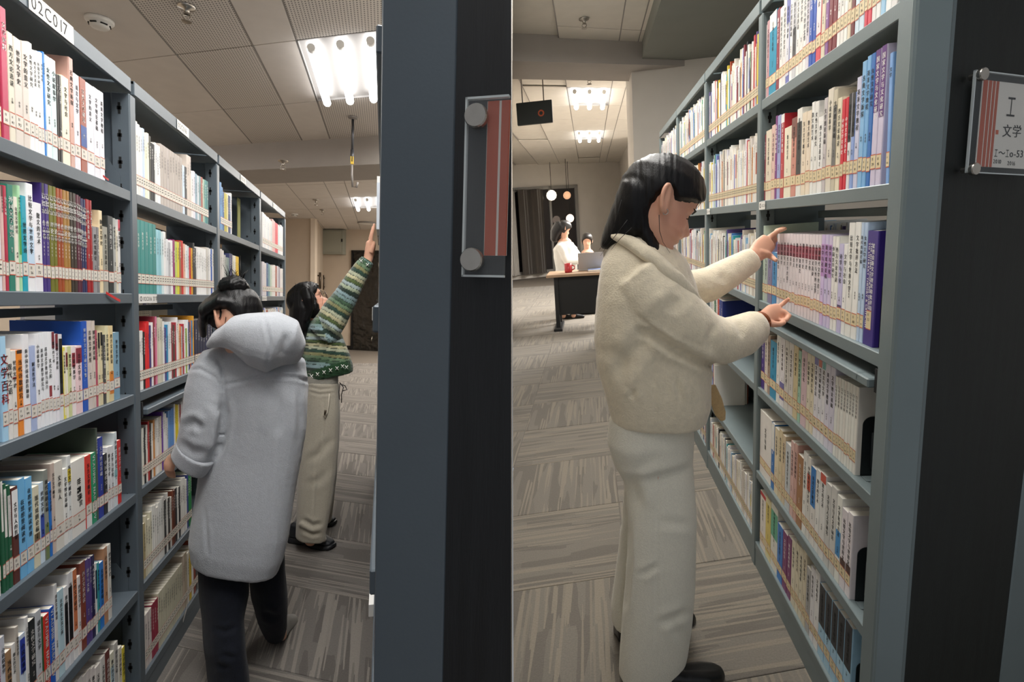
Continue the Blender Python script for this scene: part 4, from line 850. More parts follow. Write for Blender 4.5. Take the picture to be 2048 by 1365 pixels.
fa(5, 318, 366, 'd0cbb4 cfcab2 d0cbb4 cdc8b0 d0cbb4 cfcab2 d0cbb4 cdc8b0 d0cbb4 cfcab2 d0cbb4 cdc8b0', [.215])
fa(5, 366, 400, 'c9b8a4 b8a890 d9d4c8 d8b82a e2e0dc 8a3a1f 4a4a48 e0dcd4', [.24, .24, .225, .22, .23, .25, .24, .24])
# deeper bays
fa(0, 441, 464, '6f9ac8 4f86b8 3a5a8a c2b43a b4a83a e0d89a 2a3a68 1f3f7a e6e6e8', [.24, .22, .2, .2, .2, .2, .2, .2, .22])
fa(0, 525, 566, 'e6e4e2 dfe0e2 e9e6e4 d6dadc e2dfdc c9d0d0 d9b0ac d8a4a4 cf4a5a d6283a c8d6d8 dfe2e6 e9e8e6 ecebea', [.24, .235, .23, .23, .225, .22])
fa(1, 441, 478, 'cfc8c4 d9d4d0 b8b8b4 8f9a94 7a8f8c 3a3f6a 2f345f d8d4c0 e6e2d8 e0b820 e2bc20', [.235, .23, .21, .2, .2, .225, .225, .22, .22, .22, .22])
fa(1, 525, 566, 'd6d0d4 d9d2d2 3a5f8a 6f9aa0 c2cfbc e0dcd8 e6e0dc a45a4a cfcad0 9a94a4 e2dcda dfdcd8', [.235, .23, .235, .23, .22, .225])
for r in (2, 3, 4, 5):
    filler(A, XBK, -1, ZA[r], 3.05, 3.90); filler(A, XBK, -1, ZA[r], 4.0, 4.86, hr=(.19, .25))
for r in range(6):                                  # nearer than the frame, and the aisle's other bookcase
    filler(A, XBK, -1, ZA[r], 1.16, A.y_at((7, 7, 7, 7, -2, 120)[r], XBK, ZA[r]) - .002)
    (filler(A, XR + .004, 1, ZA[r], .95, 1.64, text=False, dmax=.1) if r else None); filler(A, XR + .004 - (.006 if r in (1, 3) else 0), 1, ZA[r], 1.72, 2.6, text=False, dmax=.12); filler(A, XR + .004 - (.03 if r == 0 else 0), 1, ZA[r], 2.68, 3.5, text=False, dmax=.12, wfrac=.95)
filler(A, -1.22, -1, 1.285, 1.3, 1.9, hr=(.14, .2), wfrac=.3); filler(A, -1.22, -1, 1.285, 2.5, 3.6, hr=(.14, .2))
for r in range(3):
    zz = ZB[r]
    filler(B, XBB, 1, zz, 2.225, 3.11, hr=(.2, .26), wfrac=.8); filler(B, XBB, 1, zz, 3.18, 4.05, wfrac=.8); filler(B, XBB, 1, zz, 4.13, 5.0, wfrac=.8)
filler(B, XBB, 1, ZB[3], 2.8, 3.1, '24347a 2f3f8a b8402a e6e4e0 2a6a4a e9e6e0 d9d4d0 cfd6dc'.split(), hh=[.25]); filler(B, XBB, 1, ZB[4], 2.98, 3.1, wfrac=.8)
filler(B, XBB, 1, ZB[3], 3.18, 4.05, wfrac=.8)
filler(B, XBB, 1, ZB[5], 2.235, 3.11, hr=(.19, .23), wfrac=.82); filler(B, XBB, 1, ZB[5], 3.18, 4.05, wfrac=.6); filler(B, XBB, 1, ZB[4], 3.4, 4.05)
filler(B, 1.0, 1, 1.22, 1.75, 3.0, hr=(.12, .17))
def place_mass():
    me = mass.mesh('book', M['mass'], None, 0, True)
    o = bpy.data.objects.new('book', me); COL.objects.link(o)
    return props(o, 'tight rows of further books filling the deeper bays of both aisles', 'book', 'further books in the deeper bays', 'stuff')

place_mass()
# ================================================================ people
from mathutils import noise as mnoise
CAMR = FA                                           # rows: world axes in camera space -> world = FA @ cam
class Fig:
    def __init__(s, place, Y0): s.pl = place; s.Y0 = Y0
    def P(s, px, py, dy=0.0): return s.pl.w(s.pl.ony(px, py, s.Y0 + dy))
    def PX(s, px, py, X): return s.pl.w(s.pl.onx(px, py, X))
    def mpp(s, p): return float(((CAMR.T @ (np.asarray(p) - CAMP))[2]) / -F)   # metres per photo pixel at a point
    def root(s, base, label, name='person'):
        s.o = bpy.data.objects.new(name, None); COL.objects.link(s.o); s.o.matrix_world = s.pl.M(base); s.inv = np.array(s.o.matrix_world.inverted())
        s.o.empty_display_size = .1; props(s.o, label, 'person'); BASE[s.o.name] = np.zeros(3); return s.o
    def put(s, name, me, m, parent=None, label=None):
        n = len(me.vertices); v = np.zeros(n * 3); me.vertices.foreach_get('co', v); v = v.reshape(-1, 3) @ s.inv[:3, :3].T + s.inv[:3, 3]
        me.vertices.foreach_set('co', v.ravel()); me.materials.clear(); me.materials.append(m); me.polygons.foreach_set('use_smooth', [True] * len(me.polygons)); me.update()
        o = bpy.data.objects.new(name, me); COL.objects.link(o); o.parent = parent or s.o; me.name = name; return props(o, label)
    def loft(s, mb, rings, n=20, ex=2.3, cap=.5):
        """rings of (px, py, dy, half width px, half depth px): the limb follows the path, its section is a rounded oval"""
        R = []
        for i, r in enumerate(rings):
            c = r[0] if not np.isscalar(r[0]) else s.P(r[0], r[1], r[2])
            hw, hd = (r[1], r[2]) if not np.isscalar(r[0]) else (r[3], r[4]); R.append((np.asarray(c, float), hw, hd))
        pc = [CAMR.T @ (c - CAMP) for c, _, _ in R]; q = [np.array([F * p[0] / -p[2], F * p[1] / -p[2]]) for p in pc]
        rows = []; cs = []
        for i in range(len(R)):
            c, hw, hd = R[i]; a, b = max(i - 1, 0), min(i + 1, len(R) - 1)
            t = q[b] - q[a]; t = t / (np.linalg.norm(t) + 1e-9); lat = CAMR @ np.array([-t[1], t[0], 0]); T = R[b][0] - R[a][0]; T = T / (np.linalg.norm(T) + 1e-9)
            view = unit(c - CAMP); dep = view - T * view.dot(T)
            if np.linalg.norm(dep) < .35: dep = np.cross(T, lat)
            dep = unit(dep); k = s.mpp(c); cs.append((c, lat * hw * k, dep * hd * k, T))
        def ring(c, u, v, f=1.0):
            out = []
            for j in range(n):
                a = 2 * math.pi * j / n; ca, sa = math.cos(a), math.sin(a); w = (abs(ca) ** ex + abs(sa) ** ex) ** (-1 / ex)
                out.append(c + f * w * (ca * u + sa * v))
            return out
        c, u, v, T = cs[0]; r0 = min(np.linalg.norm(u), np.linalg.norm(v)) * cap; L = []
        L += [ring(c - T * r0, u, v, .35), ring(c - T * r0 * .75, u, v, .72)]
        L += [ring(c, u, v) for c, u, v, T in cs]
        c, u, v, T = cs[-1]; r0 = min(np.linalg.norm(u), np.linalg.norm(v)) * cap; L += [ring(c + T * r0 * .75, u, v, .72), ring(c + T * r0, u, v, .35)]
        vs = [p for l in L for p in l]; fs = []
        for i in range(len(L) - 1):
            for j in range(n): fs.append((i * n + j, i * n + (j + 1) % n, (i + 1) * n + (j + 1) % n, (i + 1) * n + j))
        fs += [tuple(range(n))[::-1], tuple(range((len(L) - 1) * n, len(L) * n))]
        mb.add(vs, fs)
    def pix(s, V):
        c = (V - CAMP) @ CAMR; return np.stack([CX + F * c[:, 0] / -c[:, 2], CY - F * c[:, 1] / -c[:, 2]], 1)
def remesh(mb, voxel=.007, it=4, fac=.5):
    me = mb.mesh('tmp', M['white']); o = bpy.data.objects.new('tmp', me); COL.objects.link(o)
    bm = bmesh.new(); bm.from_mesh(me); bmesh.ops.recalc_face_normals(bm, faces=bm.faces); bm.to_mesh(me); bm.free()
    r = o.modifiers.new('r', 'REMESH'); r.mode = 'VOXEL'; r.voxel_size = voxel
    if it: q = o.modifiers.new('s', 'SMOOTH'); q.factor = fac; q.iterations = it
    out = bpy.data.meshes.new_from_object(o.evaluated_get(bpy.context.evaluated_depsgraph_get())); bpy.data.objects.remove(o); bpy.data.meshes.remove(me); return out
def get(me):
    n = len(me.vertices); v = np.zeros(n * 3); me.vertices.foreach_get('co', v); nn = np.zeros(n * 3); me.vertices.foreach_get('normal', nn); return v.reshape(-1, 3), nn.reshape(-1, 3)
def put_co(me, v): me.vertices.foreach_set('co', np.asarray(v).ravel()); me.update()
def seg_dist(p, pts):
    best = np.full(len(p), 1e9)
    for a, b in zip(pts[:-1], pts[1:]):
        a = np.asarray(a, float); b = np.asarray(b, float); d = b - a; t = np.clip(((p - a) @ d) / (d @ d + 1e-12), 0, 1); best = np.minimum(best, np.linalg.norm(p - (a + t[:, None] * d), axis=1))
    return best
def crease(fig, me, folds):
    """cloth folds along lines given where the photo shows them: valley with raised shoulders, fading out at both ends"""
    v, n = get(me); p = fig.pix(v); view = v - CAMP; facing = np.einsum('ij,ij->i', n, view) < 0; d = np.zeros(len(v))
    for pts, dep, w in folds:
        P_ = [np.asarray(q, float) for q in pts]; Ls = [np.linalg.norm(b - a) for a, b in zip(P_[:-1], P_[1:])]; T = sum(Ls); best = np.full(len(v), 1e9); par = np.zeros(len(v)); acc = 0
        for a, b, L in zip(P_[:-1], P_[1:], Ls):
            e = b - a; t = np.clip(((p - a) @ e) / (L * L + 1e-9), 0, 1); q = np.linalg.norm(p - (a + t[:, None] * e), axis=1); m_ = q < best; best[m_] = q[m_]; par[m_] = acc + t[m_] * L; acc += L
        fade = np.clip(np.minimum(par, T - par) / min(T * .35, 30.0), 0, 1); fade = fade * fade * (3 - 2 * fade); q = best / w
        d += np.where(facing, dep * fade * (-np.exp(-q * q) + .5 * np.exp(-((q - 1.8) / 1.0) ** 2)), 0)
    put_co(me, v + n * d[:, None])
def wrinkle(me, amp, scale, stretch=(1, 1, 1), seed=0):
    v, n = get(me); st = np.array(stretch) * scale
    d = np.array([mnoise.noise(Vector(q * st + seed)) for q in v]); put_co(me, v + n * (amp * d)[:, None])
def colour(me, cols):
    at = me.color_attributes.new('Col', 'FLOAT_COLOR', 'POINT'); a = np.ones((len(me.vertices), 4)); a[:, :3] = cols; at.data.foreach_set('color', a.ravel())
def cloth(name, col, rough=.9, bump=.5, bscale=350, sheen=.4, amt=.08, attr=False, tint=120):
    m = mat(name, col, rough, sheen=sheen, spec=.2); noise_tint(m, tint, amt, bump, bscale)
    if attr:
        at = nd(m, 'ShaderNodeAttribute'); at.attribute_name = 'Col'; ln(m, at.outputs['Color'], bsdf(m).inputs['Base Color'])
    return m
skin = mat('skin', 'd9a78e', .5, spec=.4); at = nd(skin, 'ShaderNodeAttribute'); at.attribute_name = 'Col'; ln(skin, at.outputs['Color'], bsdf(skin).inputs['Base Color'])
bsdf(skin).inputs['Subsurface Weight'].default_value = .12; bsdf(skin).inputs['Subsurface Radius'].default_value = (.012, .005, .003); bsdf(skin).inputs['Subsurface Scale'].default_value = .5
hairm = mat('black hair', '080708', .4, spec=.3)
_tc = nd(hairm, 'ShaderNodeTexCoord'); _mp = nd(hairm, 'ShaderNodeMapping'); _mp.inputs['Scale'].default_value = (420, 420, 14); ln(hairm, _tc.outputs['Object'], _mp.inputs[0])
_nz = nd(hairm, 'ShaderNodeTexNoise'); _nz.inputs['Scale'].default_value = 1; _nz.inputs['Detail'].default_value = 2; ln(hairm, _mp.outputs[0], _nz.inputs['Vector'])
_bp = nd(hairm, 'ShaderNodeBump'); _bp.inputs['Strength'].default_value = .4; _bp.inputs['Distance'].default_value = .002; ln(hairm, _nz.outputs[0], _bp.inputs['Height']); ln(hairm, _bp.outputs[0], bsdf(hairm).inputs['Normal'])
PROF_F = [(-.03, .22), (0, .32), (.04, .37), (.09, .372), (.14, .345), (.165, .345), (.2, .39), (.225, .372), (.235, .36), (.25, .385), (.275, .402), (.31, .368), (.36, .37), (.44, .368), (.5, .352), (.56, .375), (.62, .392), (.7, .395), (.8, .36), (.88, .29), (.95, .17), (1, .02)]
PROF_B = [(-.03, .0), (0, -.03), (.1, -.1), (.2, -.25), (.3, -.36), (.45, -.43), (.6, -.455), (.75, -.42), (.88, -.31), (.95, -.19), (1, -.03)]
PROF_W = [(-.03, .09), (0, .13), (.05, .165), (.1, .2), (.2, .245), (.3, .275), (.45, .31), (.6, .33), (.75, .325), (.88, .25), (.95, .16), (1, .03)]
def ip(tab, u): return float(np.interp(u, [a for a, _ in tab], [b for _, b in tab]))
def head_grid(mb, o, fwd, up, rt, S, grow=None, nu=44, na=48):
    """human head: jaw, brow, nose, lips and eye hollows from a profile; grow(u, angle) adds thickness (hair)"""
    vs = []; us = np.linspace(-.03, 1, nu)
    for u in us:
        f1, b1, w = ip(PROF_F, u), ip(PROF_B, u), ip(PROF_W, u); cf = (f1 + b1) / 2; rf = (f1 - b1) / 2
        for k in range(na):
            a = 2 * math.pi * k / na; ca, sa = math.cos(a), math.sin(a); e = 2.15; q = (abs(ca) ** e + abs(sa) ** e) ** (-1 / e)
            x, y = cf + rf * ca * q, w * sa * q
            if ca > 0:
                nose = np.interp(u, [.27, .3, .335, .37, .44, .5, .54], [0, .05, .115, .1, .055, .02, 0]); sg = np.interp(u, [.28, .33, .4, .5], [.075, .07, .045, .04]); x += nose * math.exp(-(y / sg) ** 2)
                x -= .035 * math.exp(-((u - .475) / .045) ** 2) * math.exp(-((abs(y) - .135) / .07) ** 2)
                x += .012 * math.exp(-((u - .4) / .06) ** 2) * math.exp(-((abs(y) - .16) / .07) ** 2)
                x += .012 * (math.exp(-((u - .262) / .014) ** 2) + math.exp(-((u - .205) / .016) ** 2) - math.exp(-((u - .235) / .008) ** 2)) * math.exp(-(y / .1) ** 2)
            g = grow(u, a, x, y) if grow else 0
            vs.append(o + S * ((x + g * ca) * fwd + (y + g * sa) * rt + (u + g * max(0, (u - .6) / .4)) * up))
    fs = [(i * na + k, i * na + (k + 1) % na, (i + 1) * na + (k + 1) % na, (i + 1) * na + k) for i in range(nu - 1) for k in range(na)]
    fs += [tuple(range(na))[::-1], tuple(range((nu - 1) * na, nu * na))]
    mb.add(vs, fs)
def ear(mb, o, fwd, up, rt, S, side):              # rim, lobe and bowl of an ear that stands a little off the head
    c = o + S * (-.0 * fwd + side * .318 * rt + .47 * up); e1 = unit(-fwd * .8 + rt * side * .6); e2 = unit(up * .96 - fwd * .22); nn = unit(np.cross(e1, e2)); pts = []; rs = []
    for k in range(17):
        a = 2 * math.pi * k / 16; w = .085 * (1 - .3 * max(0, -math.sin(a))); pts.append(c + S * (e1 * (.065 + w * math.cos(a)) + e2 * .145 * math.sin(a))); rs.append(S * (.024 if math.sin(a) > -.5 else .031))
    mb.tube(pts, rs, 8, cap=False)
    mb.tube([c + S * (e1 * .06 - rt * side * .014 + e2 * .12), c + S * (e1 * .065 - rt * side * .03), c + S * (e1 * .045 - rt * side * .014 - e2 * .13)], [S * .035, S * .062, S * .04], 10)
    mb.tube([c + S * (e1 * .1 + e2 * .08), c + S * (e1 * .085), c + S * (e1 * .06 - e2 * .07)], [S * .014, S * .018, S * .016], 8)
    mb.tube([c + S * (e1 * -.005 + e2 * .03), c + S * (e1 * .005 - e2 * .04)], [S * .02, S * .024], 8)
def axes(fig, fwd, up):
    """directions given as (image right, image up, away from the camera)"""
    f = unit(CAMR @ np.array([fwd[0], fwd[1], -fwd[2]])); u = CAMR @ np.array([up[0], up[1], -up[2]]); u = unit(u - f * u.dot(f)); return f, u, np.cross(f, u)
def skin_cols(V, base, spots):
    c = np.tile(np.array(lin(base)), (len(V), 1))
    for p, r, hexc, w in spots:
        k = w * np.exp(-(np.linalg.norm(V - p, axis=1) / r) ** 2); c = c * (1 - k[:, None]) + np.array(lin(hexc)) * k[:, None]
    return c
def groove(me, fig, amp, sx, sy, seed=0):            # strands: ridges running down the hair
    v, n = get(me); p = fig.pix(v); k = np.array([mnoise.noise(Vector((a * sx, b * sy, seed))) + .5 * mnoise.noise(Vector((a * sx * 2.3, b * sy, seed + 5))) for a, b in p]); put_co(me, v + n * (amp * k)[:, None])
def strands(fig, paths, w=1.2, n=5):
    mb = MB()
    for pts in paths: mb.tube([fig.P(*q) for q in pts], [w * .0014 * (1 - .7 * i / (len(pts) - 1)) for i in range(len(pts))], n)
    return mb

# ---------------------------------------------------------------- the woman in the cream coat
def woman_cream():
    g = Fig(B, 1.63); base = (.19, 1.63, 0)
    g.root(base, 'woman in a cream fleece coat and ivory trousers pointing at books on the third shelf')
    fwd, up, rt = axes(g, (.9, -.43, .12), (.43, .9, 0)); S = .25
    o = g.P(1316, 414, 0) - S * .47 * up
    body = MB(); head_grid(body, o, fwd, up, rt, S)
    for sd in (-1, 1): ear(body, o, fwd, up, rt, S, sd)
    g.loft(body, [(1312, 455, 0, 34, 34), (1300, 490, 0, 34, 34), (1288, 530, 0, 42, 40)])
    g.loft(body, [(1285, 530, 0, 60, 60), (1295, 600, 0, 76, 50), (1305, 700, 0, 80, 50), (1305, 800, 0, 66, 46), (1305, 880, 0, 62, 48), (1315, 940, 0, 48, 46)])
    g.loft(body, [(1315, 930, -.05, 44, 44), (1322, 1100, -.06, 36, 36), (1318, 1200, -.06, 32, 32), (1310, 1330, -.06, 22, 22)])
    g.loft(body, [(1315, 930, .05, 44, 44), (1308, 1060, .09, 36, 36), (1300, 1160, .11, 30, 30), (1297, 1235, .12, 22, 22)])
    PXs = g.PX
    # near arm and the pointing hand (index out, the rest curled round the thumb)
    g.loft(body, [(1292, 570, -.06, 26, 22), (1352, 636, -.08, 28, 26), (1425, 684, -.04, 25, 25), (1480, 668, .02, 23, 23), (1520, 642, .08, 17, 15), (1530, 637, .1, 17, 13)], 14)
    w0 = g.P(1530, 637, .1); tip = PXs(1579, 597, .617)
    k1 = PXs(1556, 615, .585)
    g.loft(body, [(w0, 17, 12), (g.P(1545, 628, .125), 20, 11), (g.P(1557, 623, .145), 17, 10)], 14)
    rr = .0078
    body.tube([g.P(1546, 622, .12), k1, PXs(1568, 606, .605), tip], [.0095, .009, .0078, .006], 10)
    for q, (dx, dz) in enumerate(((0, 0), (-3, .018), (-7, .034))):
        body.tube([g.P(1548 + dx, 626, .13 + dz), g.P(1568 + dx, 624, .135 + dz), g.P(1578 + dx, 632, .125 + dz), g.P(1572 + dx, 641, .11 + dz), g.P(1560 + dx, 642, .105 + dz)], [.0095, .0095, .0088, .008, .007], 10)
    body.tube([g.P(1532, 643, .09), g.P(1546, 649, .085), g.P(1560, 649, .09), g.P(1570, 645, .1)], [.0115, .0105, .009, .0065], 10)
    # far arm and the reaching hand, fingers on the top of the row, thumb below
    g.loft(body, [(1325, 575, .1, 24, 24), (1370, 585, .15, 24, 24), (1430, 560, .2, 22, 22), (1490, 525, .25, 20, 18), (1508, 512, .27, 17, 13), (1520, 503, .29, 18, 11)], 14)
    P2 = lambda x, y, X: PXs(x, y, X)
    g.loft(body, [(g.P(1508, 512, .27), 16, 11), (g.P(1523, 497, .29), 21, 10), (g.P(1537, 484, .31), 19, 9)], 14)
    body.tube([g.P(1530, 484, .3), g.P(1540, 474, .32), P2(1555, 463, .61), P2(1572, 457, .645)], [.0105, .0095, .0085, .0062], 10)
    body.tube([g.P(1532, 486, .315), g.P(1543, 477, .335), P2(1554, 462, .618), P2(1567, 456, .655)], [.0105, .0095, .0085, .0062], 10)
    body.tube([g.P(1534, 489, .325), g.P(1545, 483, .345), P2(1550, 477, .612), P2(1553, 481, .622)], [.0095, .009, .008, .006], 10)
    body.tube([g.P(1534, 493, .33), g.P(1543, 490, .345), P2(1547, 487, .612), P2(1549, 491, .62)], [.0085, .008, .007, .0055], 10)
    body.tube([g.P(1518, 505, .27), g.P(1532, 508, .275), g.P(1543, 514, .285), P2(1553, 522, .592)], [.0125, .0115, .0095, .0068], 10)
    me = remesh(body, .0036, 3); v, n = get(me)
    mouth = o + S * (.385 * fwd + .235 * up)
    sp = [(mouth + S * .03 * fwd, .014, 'b0504a', .9), (o + S * (.25 * fwd + .38 * up - .22 * rt), .05, 'd08a74', .4), (o + S * (.25 * fwd + .38 * up + .22 * rt), .05, 'd08a74', .4), (tip, .02, 'e09a84', .4)]
    colour(me, skin_cols(v, 'dca88e', sp)); bo = g.put('body', me, skin)
    # eyes, lashes and brows of the profile
    for sd in (-1, 1):
        e = o + S * (.278 * fwd + .475 * up + sd * .13 * rt); mb = MB(); mb.smooth = True
        mb.lathe(e - fwd * .012, fwd, [(0, -.011), (.008, -.008), (.0115, 0), (.008, .008), (0, .0115)], 14); eb = g.put('eye', mb.mesh('eye', M['white']), mat('eye dark brown', '2a1f1a', .25), bo)
        mb = MB(); mb.tube([e + S * (.03 * fwd - sd * .055 * rt - .01 * up), e + S * (.062 * fwd - .012 * up), e + S * (.03 * fwd + sd * .07 * rt - .0 * up)], [.001, .0018, .001], 6); g.put('eyelash', mb.mesh('eyelash', M['ink']), M['ink'], bo)
        mb = MB(); mb.tube([o + S * (.375 * fwd + .555 * up + sd * .06 * rt), o + S * (.375 * fwd + .575 * up + sd * .13 * rt), o + S * (.315 * fwd + .56 * up + sd * .22 * rt)], [.002, .0026, .001], 6); g.put('eyebrow', mb.mesh('eyebrow', M['ink']), hairm, bo)
    side = 1 if (CAMR.T @ rt)[2] > 0 else -1        # which ear faces the camera
    er = o + S * (.0 * fwd + side * .37 * rt + .335 * up); mb = MB()
    mb.tube([er + up * .008 * math.cos(a) + fwd * .007 * math.sin(a) for a in np.linspace(0, 5.6, 10)], .0013, 6); g.put('earring', mb.mesh('e', M['chrome']), M['chrome'], bo)
    # hair: a cap from the fringe back, then a long fall over the coat collar and a lock down the front
    def grow(u, a, x, y):
        aa = abs((a + math.pi) % (2 * math.pi) - math.pi)
        line = np.interp(aa, [0, .5, 1.0, 1.3, 1.62, 1.9, 2.3, 3.2], [.70, .66, .57, .5, .6, .40, .05, .0])
        return .055 if u > line + .03 else (-.02 if u < line - .02 else .0)
    hair = MB(); head_grid(hair, o, fwd, up, rt, S * 1.0, grow, 60, 72)
    g.loft(hair, [(1322, 348, 0, 14, 30), (1300, 358, 0, 32, 48), (1280, 385, 0, 44, 62), (1268, 420, 0, 44, 66), (1252, 450, 0, 40, 60), (1228, 476, 0, 28, 50), (1207, 492, 0, 9, 36)], 24)
    g.loft(hair, [(1360, 352, 0, 16, 36), (1376, 362, .0, 16, 44), (1391, 380, 0, 12, 46), (1402, 402, 0, 5, 38)], 20, 2.1)
    g.loft(hair, [(1286, 425, -.01, 20, 54), (1291, 462, -.015, 20, 46), (1308, 498, -.03, 17, 40), (1331, 530, -.05, 12, 28), (1360, 564, -.06, 8, 14), (1400, 608, -.05, 3, 8)], 18)
    me = remesh(hair, .0045, 5); groove(me, g, .0022, .16, .012); ho = g.put('hair', me, hairm)
    ln_ = [[(1243, 400, -.1), (1228, 455, -.1), (1210, 485, -.09), (1198, 500, -.08)], [(1255, 440, -.12), (1232, 470, -.12), (1214, 492, -.11), (1201, 512, -.1)], [(1264, 455, -.13), (1240, 478, -.13), (1222, 500, -.12)],
           [(1318, 430, -.105), (1319, 462, -.11), (1326, 485, -.11), (1340, 506, -.1)], [(1400, 398, -.05), (1394, 412, -.06), (1388, 424, -.07)], [(1404, 400, -.02), (1398, 412, -.03), (1391, 420, -.04)]]
    props(g.put('loose_strand', strands(g, ln_, .8).mesh('s', hairm), hairm, ho), kind='stuff')
    # coat
    coat = MB()
    g.loft(coat, [(1268, 478, 0, 46, 52), (1272, 505, 0, 72, 74), (1284, 540, 0, 92, 94), (1292, 580, 0, 101, 104), (1296, 620, 0, 106, 106), (1302, 660, 0, 114, 104), (1309, 720, 0, 114, 100), (1316, 770, 0, 108, 96), (1320, 815, 0, 101, 92), (1319, 838, 0, 94, 88)], 28, 2.4, .12)
    g.loft(coat, [(1275, 545, -.09, 52, 50), (1308, 590, -.1, 64, 52), (1358, 638, -.08, 60, 50), (1408, 674, -.05, 52, 46), (1448, 683, -.01, 46, 42), (1484, 672, .03, 43, 38), (1508, 657, .065, 36, 32), (1519, 650, .08, 28, 26)], 24, 2.2, .15)
    g.loft(coat, [(1320, 560, .13, 48, 44), (1365, 583, .15, 42, 40), (1420, 568, .19, 35, 34), (1470, 540, .235, 30, 28), (1500, 522, .262, 27, 24), (1507, 517, .268, 24, 22)], 22, 2.2, .15)
    me = remesh(coat, .0065, 6)
    crease(g, me, [([(1262, 660), (1300, 668), (1350, 702), (1410, 728), (1450, 738)], .012, 9), ([(1265, 622), (1300, 652), (1345, 682), (1385, 702)], .004, 4), ([(1310, 690), (1308, 760), (1312, 840)], .003, 3), ([(1300, 660), (1270, 700), (1225, 760)], .010, 18), ([(1268, 775), (1262, 800)], .008, 7), ([(1352, 755), (1360, 790), (1362, 812)], .007, 6),
                   ([(1425, 640), (1420, 680), (1430, 715)], .005, 9), ([(1475, 640), (1485, 680)], .004, 8), ([(1355, 590), (1340, 630)], .005, 16), ([(1240, 545), (1285, 570)], .004, 22), ([(1440, 545), (1452, 570)], .004, 10), ([(1398, 580), (1410, 600)], .005, 10), ([(1205, 690), (1240, 720), (1250, 745)], .007, 16)])
    wrinkle(me, .004, 9, seed=3); wrinkle(me, .0007, 60, seed=8)
    fleece = cloth('cream fleece', 'e2d6bd', .95, .45, 200, .5, .06, tint=60); co = g.put('coat', me, fleece)
    mb = MB()
    g.loft(mb, [(1232, 474, -.05, 8, 20), (1258, 484, -.085, 14, 16), (1292, 506, -.115, 16, 13), (1326, 530, -.12, 14, 11), (1346, 540, -.11, 6, 8)], 18)
    g.loft(mb, [(1318, 530, -.125, 13, 10), (1350, 556, -.12, 17, 9), (1380, 584, -.095, 13, 8), (1400, 601, -.07, 5, 6)], 16)
    me = remesh(mb, .005, 5); wrinkle(me, .002, 30, seed=2); g.put('collar', me, fleece, co)
    mb = MB(); g.loft(mb, [(1424, 772, -.0, 8, 3.5), (1432, 800, .0, 13, 3.5), (1441, 828, .0, 12, 3.5), (1446, 841, .0, 6, 3)], 14); me = remesh(mb, .003, 2); g.put('belt_end', me, cloth('tan felt', 'c0a274', .9), co)
    mb = MB(); c = g.P(1523, 642, .085); T = unit(g.P(1535, 634, .1) - g.P(1515, 648, .07)); mb.tube([c + .027 * (math.cos(a) * unit(np.cross(T, (0, 0, 1))) + math.sin(a) * unit(np.cross(T, np.cross(T, (0, 0, 1))))) for a in np.linspace(0, 2 * math.pi, 22)], .0042, 8); mb.smooth = True
    g.put('bracelet', mb.mesh('b', M['white']), mat('brown cord bracelet', '8a4a26', .6), bo, 'brown braided bracelet')
    # trousers, shoes
    tr = MB()
    g.loft(tr, [(1303, 832, 0, 84, 80), (1301, 872, 0, 87, 86), (1306, 908, 0, 81, 84), (1314, 940, 0, 72, 78), (1320, 975, -.03, 68, 66), (1324, 1040, -.05, 69, 60), (1323, 1110, -.06, 70, 58), (1321, 1170, -.06, 71, 58), (1315, 1240, -.06, 71, 60), (1308, 1300, -.06, 69, 60), (1301, 1346, -.06, 63, 58)], 26, 2.3, .08)
    g.loft(tr, [(1314, 930, .03, 68, 60), (1314, 1000, .06, 64, 56), (1308, 1080, .09, 68, 56), (1303, 1150, .11, 73, 58), (1300, 1205, .12, 77, 60), (1298, 1240, .12, 74, 58)], 24, 2.3, .08)
    me = remesh(tr, .0065, 5)
    crease(g, me, [([(1250, 945), (1268, 985), (1276, 1030)], .010, 14), ([(1256, 1040), (1258, 1130), (1250, 1230)], .006, 6), ([(1275, 1155), (1320, 1130)], .006, 7), ([(1310, 1252), (1384, 1222)], .006, 9), ([(1310, 1045), (1390, 1050)], .003, 10), ([(1340, 1230), (1365, 1290)], .004, 10), ([(1225, 925), (1270, 940), (1330, 905)], .003, 14), ([(1316, 900), (1316, 1000), (1312, 1330)], .002, 3)])
    wrinkle(me, .0045, 7, (1, 1, .6), 5)
    knit = cloth('ivory rib knit', 'e0dccd', .92, .5, 300, .3, .05, tint=200); to = g.put('trousers', me, knit)
    sh = mat('black shoe', '0d0d0e', .3)
    def shoe(a, b, wy, hgt, nm='shoe', m=sh):
        a = np.array(a); b = np.array(b); d = unit(b - a); L = np.linalg.norm(b - a); z = g.pl.d((0, 0, 1)); sd = np.cross(d, z); mb = MB()
        prof = [(0, .6, .75), (.08, .82, 1.0), (.3, .72, .95), (.55, .88, .72), (.8, 1.0, .55), (.93, .8, .45), (1, .4, .3)]
        rows = [];
        for f, w, h in prof:
            c = a + d * L * f; rows += [[c + sd * wy * w * q + z * hgt * h * k for q, k in ((-1, 0.02), (-1.02, .25), (-.85, .7), (-.4, .98), (.4, .98), (.85, .7), (1.02, .25), (1, .02))]]
        n = 8; vs = [p for r in rows for p in r]; fs = [(i * n + j, i * n + (j + 1) % n, (i + 1) * n + (j + 1) % n, (i + 1) * n + j) for i in range(len(rows) - 1) for j in range(n)] + [tuple(range(n))[::-1], tuple(range((len(rows) - 1) * n, len(rows) * n))]
        mb.add(vs, fs); me = remesh(mb, .005, 3); return g.put(nm, me, m)
    fl_ = lambda x, y: B.w(B.onz(x, y, .006))
    shoe(fl_(1268, 1385), fl_(1445, 1349), .045, .075); shoe(fl_(1232, 1276), fl_(1388, 1238), .045, .075)
woman_cream()

